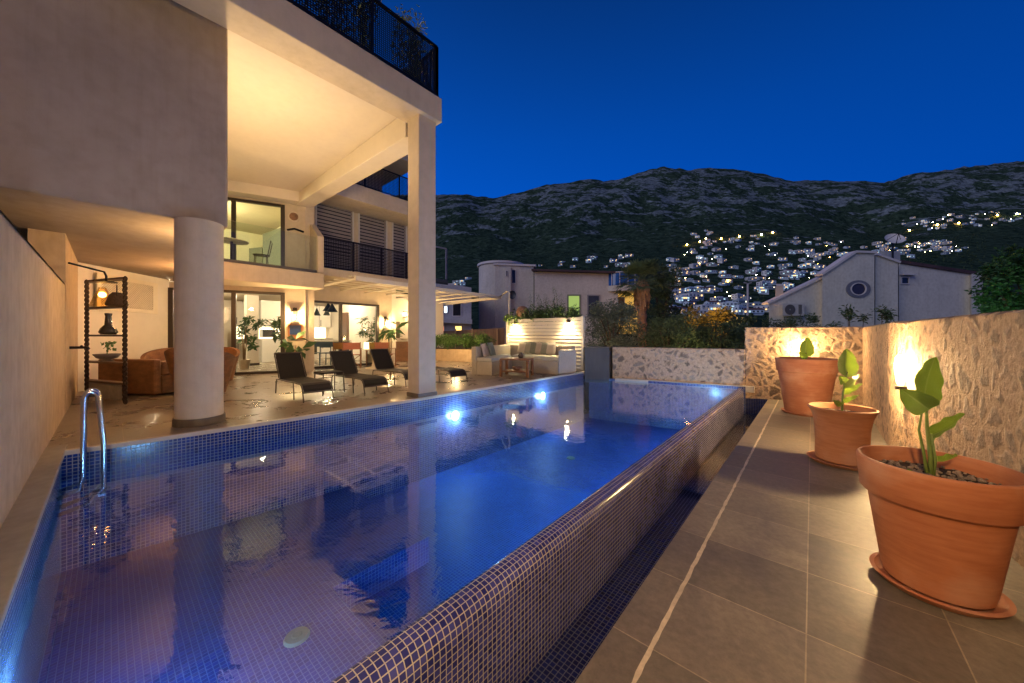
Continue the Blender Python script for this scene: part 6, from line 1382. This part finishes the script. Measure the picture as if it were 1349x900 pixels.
g = MB()
for k in range(64):
    a = rg.uniform(0, 2*PI); el = rg.uniform(-.35, 1.2); d = Vector((math.cos(a)*math.cos(el), math.sin(a)*math.cos(el), math.sin(el))); o_ = Vector((0, 0, zt)); l = rg.uniform(.6, .85)
    tip = o_+d*l+Vector((0, 0, -.12*l)); g.tube([o_, o_+d*l*.6, tip], [.015, .012, .008], 4)
    sdv = d.cross(Vector((0, 0, 1))).normalized(); up2 = sdv.cross(d).normalized()
    for j in range(22):
        f = -1.25+2.5*j/21; dd2 = (d*math.cos(f)+sdv*math.sin(f)+up2*rg.gauss(0, .08)+Vector((0, 0, -.15*abs(f)))).normalized(); L2 = .55*rg.uniform(.8, 1.05); w2 = dd2.cross(up2).normalized()*.022
        g.add([tip-w2*.4, tip+dd2*L2*.5+w2-Vector((0, 0, .02)), tip+dd2*L2-Vector((0, 0, .10)), tip+dd2*L2*.5-w2-Vector((0, 0, .02))], [(0, 1, 2, 3)])
T_.part(g, 'crown', crown_mat('palm_frond', (.10, .15, .07)))
lamp(at(838, 13.6, -.2), 70, (1, .45, .18), r=.08)
# street lamp behind the trees lighting the golden tree
T_ = Thing('street_lamp', 'tall grey street lamp post rising between the trees and the white gabled house', 'street lamp', at(985, 34, -6))
z2 = zrow(374, 34)+6; g = MB(); g.tube([(0, 0, 0), (0, 0, z2)], [.12, .09], 10); T_.part(g, 'pole', mat('lamp_pole', (.42, .40, .40), .5, .1, 9, .1), smooth=True)
g = MB(); g.beam(CR*.0+Vector((0, 0, z2)), CR*-.35+Vector((0, 0, z2+.12)), .14, .1); g.beam(CR*.0+Vector((0, 0, z2)), CR*.35+Vector((0, 0, z2+.12)), .14, .1); T_.part(g, 'lamp_head', mat('lamp_head_grey', (.3, .3, .3), .5, .1, 9, .1))
lamp(at(938, 20.5, 2.6), 320, (1, .52, .12), r=.2); lamp(at(957, 22.0, -.4), 60, (1, .42, .10), r=.1)

# ================================================================== hillside town
wallm = [mat('house_white_%s' % n, c, .8, .12, .15, 0) for n, c in (('cool', (.58, .70, .78)), ('warm', (.68, .68, .66)), ('grey', (.32, .40, .46)))]
roofm = mat('town_roof', (.16, .07, .05), .8, .3, .3, 0); dkw = mat('town_window', (.03, .045, .06), .3, .2, 1, 0); flat = mat('town_roof_flat', (.18, .22, .26), .8, .2, .3, 0)
lits = [glow('town_lit_%s' % n, c, s) for n, c, s in (('warm', (1, .60, .22), 2.0), ('cool', (.62, .92, 1.0), .9), ('white', (1, .90, .66), 1.8))]
def house_mesh(kind, seed):
    rg = random.Random(seed); g = MB(); w_, d_, h = rg.uniform(12, 21), rg.uniform(8, 11), rg.choice((3.4, 6.2, 6.2))
    g.box(-w_/2, w_/2, -d_/2, d_/2, -6, h, 0)
    if kind % 3 == 0:
        g.extrude([(-w_/2-.5, -d_/2-.5, h), (w_/2+.5, -d_/2-.5, h), (w_/2+.5, 0, h+2.2), (-w_/2-.5, 0, h+2.2)], (0, 0, .2), 1); g.extrude([(-w_/2-.5, d_/2+.5, h), (w_/2+.5, d_/2+.5, h), (w_/2+.5, 0, h+2.2), (-w_/2-.5, 0, h+2.2)], (0, 0, .2), 1)
        g.extrude([(-w_/2, -d_/2, h), (-w_/2, d_/2, h), (-w_/2, 0, h+2.1)], (w_, 0, 0), 0)
    else:
        g.box(-w_/2+.3, w_/2-.3, -d_/2+.3, d_/2-.3, h-.0, h+.02, 2)
        for (a, b_, c, e_) in ((-w_/2, w_/2, -d_/2, -d_/2+.25), (-w_/2, w_/2, d_/2-.25, d_/2), (-w_/2, -w_/2+.25, -d_/2+.25, d_/2-.25), (w_/2-.25, w_/2, -d_/2+.25, d_/2-.25)): g.box(a, b_, c, e_, h+.001, h+.8, 0)
        g.box(rg.uniform(-w_/4, 0), w_/4+1, -1, 2.5, h+.03, h+2.6, 0)
    nfl = int(h/3.1)
    for fl in range(nfl):
        z = fl*3.1+.7; k = rg.choice((4, 5))
        for i in range(k):
            x = -w_/2+w_*(i+.5)/k; ww = rg.uniform(.7, 1.2); r_ = rg.random()
            mi = 3 if r_ < .80 else rg.choice((4, 5, 6))
            g.box(x-ww, x+ww, -d_/2-.12, -d_/2-.02, z, z+1.7, mi)
        for sd in (-1, 1):
            for i in range(2):
                y = -d_/4+i*d_/2; mi = 3 if rg.random() < .85 else rg.choice((4, 5, 6)); x = sd*w_/2; g.box(min(x+sd*.02, x+sd*.12), max(x+sd*.02, x+sd*.12), y-.8, y+.8, z, z+1.6, mi)
        if rg.random() < .7: g.box(-w_/2+.4, w_/2-.4, -d_/2-1.6, -d_/2-.13, fl*3.1-.12+.1, fl*3.1+.3, 0)
    return g
protos = []
for i in range(9):
    g = house_mesh(i, 100+i); o = g.build('hillside_house', [wallm[i % 3 if i < 6 else 0], roofm, flat, dkw, *lits]); protos.append(o)
def ground_hit(px, py):
    e_ = (HY-py)/F; Z = 120.0
    while Z < 2400:
        if (hill(px, Z)-HC)/Z >= e_: return Z
        Z *= 1.01
    return None
spots = []
rg = random.Random(77)
def poly_in(px, py, P_):
    c = False; n = len(P_)
    for i in range(n):
        x0, y0 = P_[i]; x1, y1 = P_[(i+1) % n]
        if (y0 > py) != (y1 > py) and px < (x1-x0)*(py-y0)/(y1-y0)+x0: c = not c
    return c
main = [(878, 345), (905, 330), (985, 312), (1045, 313), (1100, 318), (1190, 316), (1255, 328), (1278, 332), (1180, 344), (1125, 335), (1085, 362), (1010, 400), (1010, 420), (880, 420)]
band1 = [(700, 352), (760, 340), (835, 337), (835, 352), (760, 356)]
band2 = [(1185, 291), (1240, 285), (1349, 279), (1349, 291), (1290, 300), (1225, 305), (1190, 300)]
band3 = [(1190, 322), (1240, 312), (1285, 330), (1190, 336)]
top = [(900, 308), (918, 302), (985, 310), (985, 318), (930, 322)]
low = [(580, 368), (632, 366), (632, 380), (580, 380)]
for P_, n, lab, grp in ((main, 176, 'small white house of the hillside town between the palm and the white gabled house', 'houses of the hillside town'), (band1, 18, 'small pale house in the distant row above the flat roofed house with the rounded end', 'houses above the flat roofed house'), (band2, 40, 'tiny white house of the upper hillside village at the far right', 'houses of the upper village'), (band3, 14, 'tiny white house in the cluster right of the satellite dish', 'houses right of the satellite dish'), (top, 9, 'tiny lit house at the upper left end of the hillside town', 'lit houses at the top of the town'), (low, 6, 'tiny pale house below the mountain, just right of the square column', 'houses right of the square column')):
    xs, ys = [p[0] for p in P_], [p[1] for p in P_]; k = 0; tries = 0; mine = []
    while k < n and tries < 9000:
        tries += 1; px, py = rg.uniform(min(xs), max(xs)), rg.uniform(min(ys), max(ys))
        if not poly_in(px, py, P_): continue
        if any(abs(px-a)*.9 < dmin and abs(py-b_)*3.2 < dmin for a, b_, dmin in spots): continue
        Z = ground_hit(px, py)
        if Z is None: continue
        size = 15/Z*F; dm = max(3.4, size*.60)
        spots.append((px, py, dm)); mine.append((px, py, Z)); k += 1
    for (px, py, Z) in mine:
        s = rg.uniform(.75, 1.15)*(1.0 if Z < 700 else .95); src = rg.choice(protos); o = src.copy(); COL.objects.link(o)
        p = at(px, Z, hill(px, Z)); o.location = (p.x, p.y, p.z+1.0); o.rotation_euler = (0, 0, YAW+rg.choice((0, .2, -.25, .35, .1))+rg.gauss(0, .15)); o.scale = (s, s, s*rg.uniform(.8, 1.05))
        tag(o, lab, 'house', grp)
for o in protos: bpy.data.objects.remove(o)
# street lamps of the town
sl_m = [glow('sodium_lamp', (1, .42, .08), 130), glow('white_lamp', (.85, .95, 1), 110), glow('warm_lamp', (1, .72, .36), 110)]
polem = mat('pole_grey', (.2, .2, .2), .6, .1, 3, 0)
def town_lamp(px, py, mi, r, lab, grp):
    Z = ground_hit(px, py+1.2)
    if Z is None: return
    p = at(px, Z, hill(px, Z)); zt = max(4.0, zrow(py, Z)-p.z); T_ = Thing('street_light', lab, 'street light', p, 0, grp)
    rr = r*Z/F
    T_.part(MB().tube([(0, 0, -1), (0, 0, zt-rr)], .12, 5), 'pole', polem); T_.part(MB().ball((0, 0, zt), rr, 8, 6), 'lamp_head', sl_m[mi], smooth=True)
    return Z, p, zt
big = [(930, 316, 0), (974, 312, 0), (1018, 307, 0), (990, 311, 0), (950, 315, 0), (959, 372, 0), (973, 380, 0), (922, 319, 0), (1198, 304, 0), (1235, 297, 0), (1263, 295, 0), (1314, 286, 0), (905, 323, 0), (1003, 311, 2), (1340, 284, 2)]
for (px, py, mi) in big:
    z_ = town_lamp(px, py, mi, .85, 'orange street light glowing on the hillside road above the town' if mi == 0 else 'pale street light at the top of the town', 'orange street lights of the hillside' if mi == 0 else 'pale street lights at the top')
    if z_ and mi == 0: lamp((z_[1].x, z_[1].y, z_[1].z+z_[2]+.5), 9000*(z_[0]/600)**2*.35, (1, .42, .10), r=1)
for k in range(60):
    P_, lab, grp = rg.choice(((main, 'tiny light among the houses of the hillside town', 'small lights of the town'),)*4+((band2, 'tiny light in the upper hillside village at the far right', 'small lights of the upper village'), (band3, 'tiny light in the cluster right of the satellite dish', 'small lights right of the dish')))
    xs, ys = [p[0] for p in P_], [p[1] for p in P_]
    for _ in range(40):
        px, py = rg.uniform(min(xs), max(xs)), rg.uniform(min(ys), max(ys))
        if poly_in(px, py, P_): town_lamp(px, py, rg.choice((0, 1, 2, 2)), rg.uniform(.18, .32), lab, grp); break
# scrub and trees between the houses: one mass
g = MB()
for k in range(2600):
    P_ = rg.choice((main, main, main, band2, band3, band1)); xs, ys = [p[0] for p in P_], [p[1] for p in P_]; px, py = rg.uniform(min(xs)-15, max(xs)+15), rg.uniform(min(ys)-4, max(ys)+12)
    Z = ground_hit(px, py)
    if Z is None or Z < 60: continue
    p = at(px, Z, hill(px, Z)); s = rg.uniform(1.6, 3.6)
    vs = [Vector((rg.gauss(0, 1), rg.gauss(0, 1), rg.gauss(0, 1))).normalized() for _ in range(7)]
    for a in range(7):
        d = vs[a]; t_ = d.cross(vs[(a+1) % 7]).normalized()*s*.6; c = p+Vector((0, 0, s*.7)); g.add([c-t_, c+d*s*.6+t_*.4, c+d*s*.9, c+t_*.9-d*s*.2], [(0, 1, 2, 3)])
tag(g.build('hillside_scrub', dark_g), 'dark scrub and trees growing between the houses of the hillside town', 'scrub', kind='stuff')
# added fill lights: an unseen lantern, and lamps hidden behind columns and the block
def fill_lantern(loc, label, h=.36):
    T_ = Thing('added_lantern', label, 'lantern', loc)
    g = MB(); g.box(-.11, .11, -.11, .11, 0, .03); g.box(-.12, .12, -.12, .12, h, h+.03)
    for a in (-.1, .1):
        for b_ in (-.1, .1): g.beam((a, b_, .03), (a, b_, h), .015, .015)
    T_.part(g, 'cage', bronze); T_.part(MB().ball((0, 0, .2), .05), 'bulb', lant_glow, smooth=True)
fill_lantern((.35, -.55, 1.85), 'added square lantern, out of view, lighting the pots and deck')
lamp((.35, -.38, 2.15), 340, (1, .64, .29), r=.12)  # added warm fill for pots and deck, beside the unseen lantern
lamp((-6.55, .90, 2.05), 50, (1, .60, .25), r=.05)  # added fill for soffit and side wall, hidden behind the round column
lamp((-7.0, 1.25, 2.95), 250, (1, .70, .37), r=.06, kind='SPOT', spot_size=R(165), spot_blend=.5, aim=(-7.6, 2.3, 5.2))  # added uplight for the porch ceiling, hidden behind the projecting block
lamp((-9.75, 1.17, 1.95), 60, (1, .5, .18), r=.05)  # added amber fill for the covered corner, hidden by the round column
lamp((-9.2, 6.35, 1.7), 70, (1, .64, .27), r=.05)  # added fill under the pergola, hidden behind the square column
lamp((-5.78, 4.06, 1.95), 60, (1, .66, .32), r=.04)  # added warm fill for loungers and far wall, behind the square column
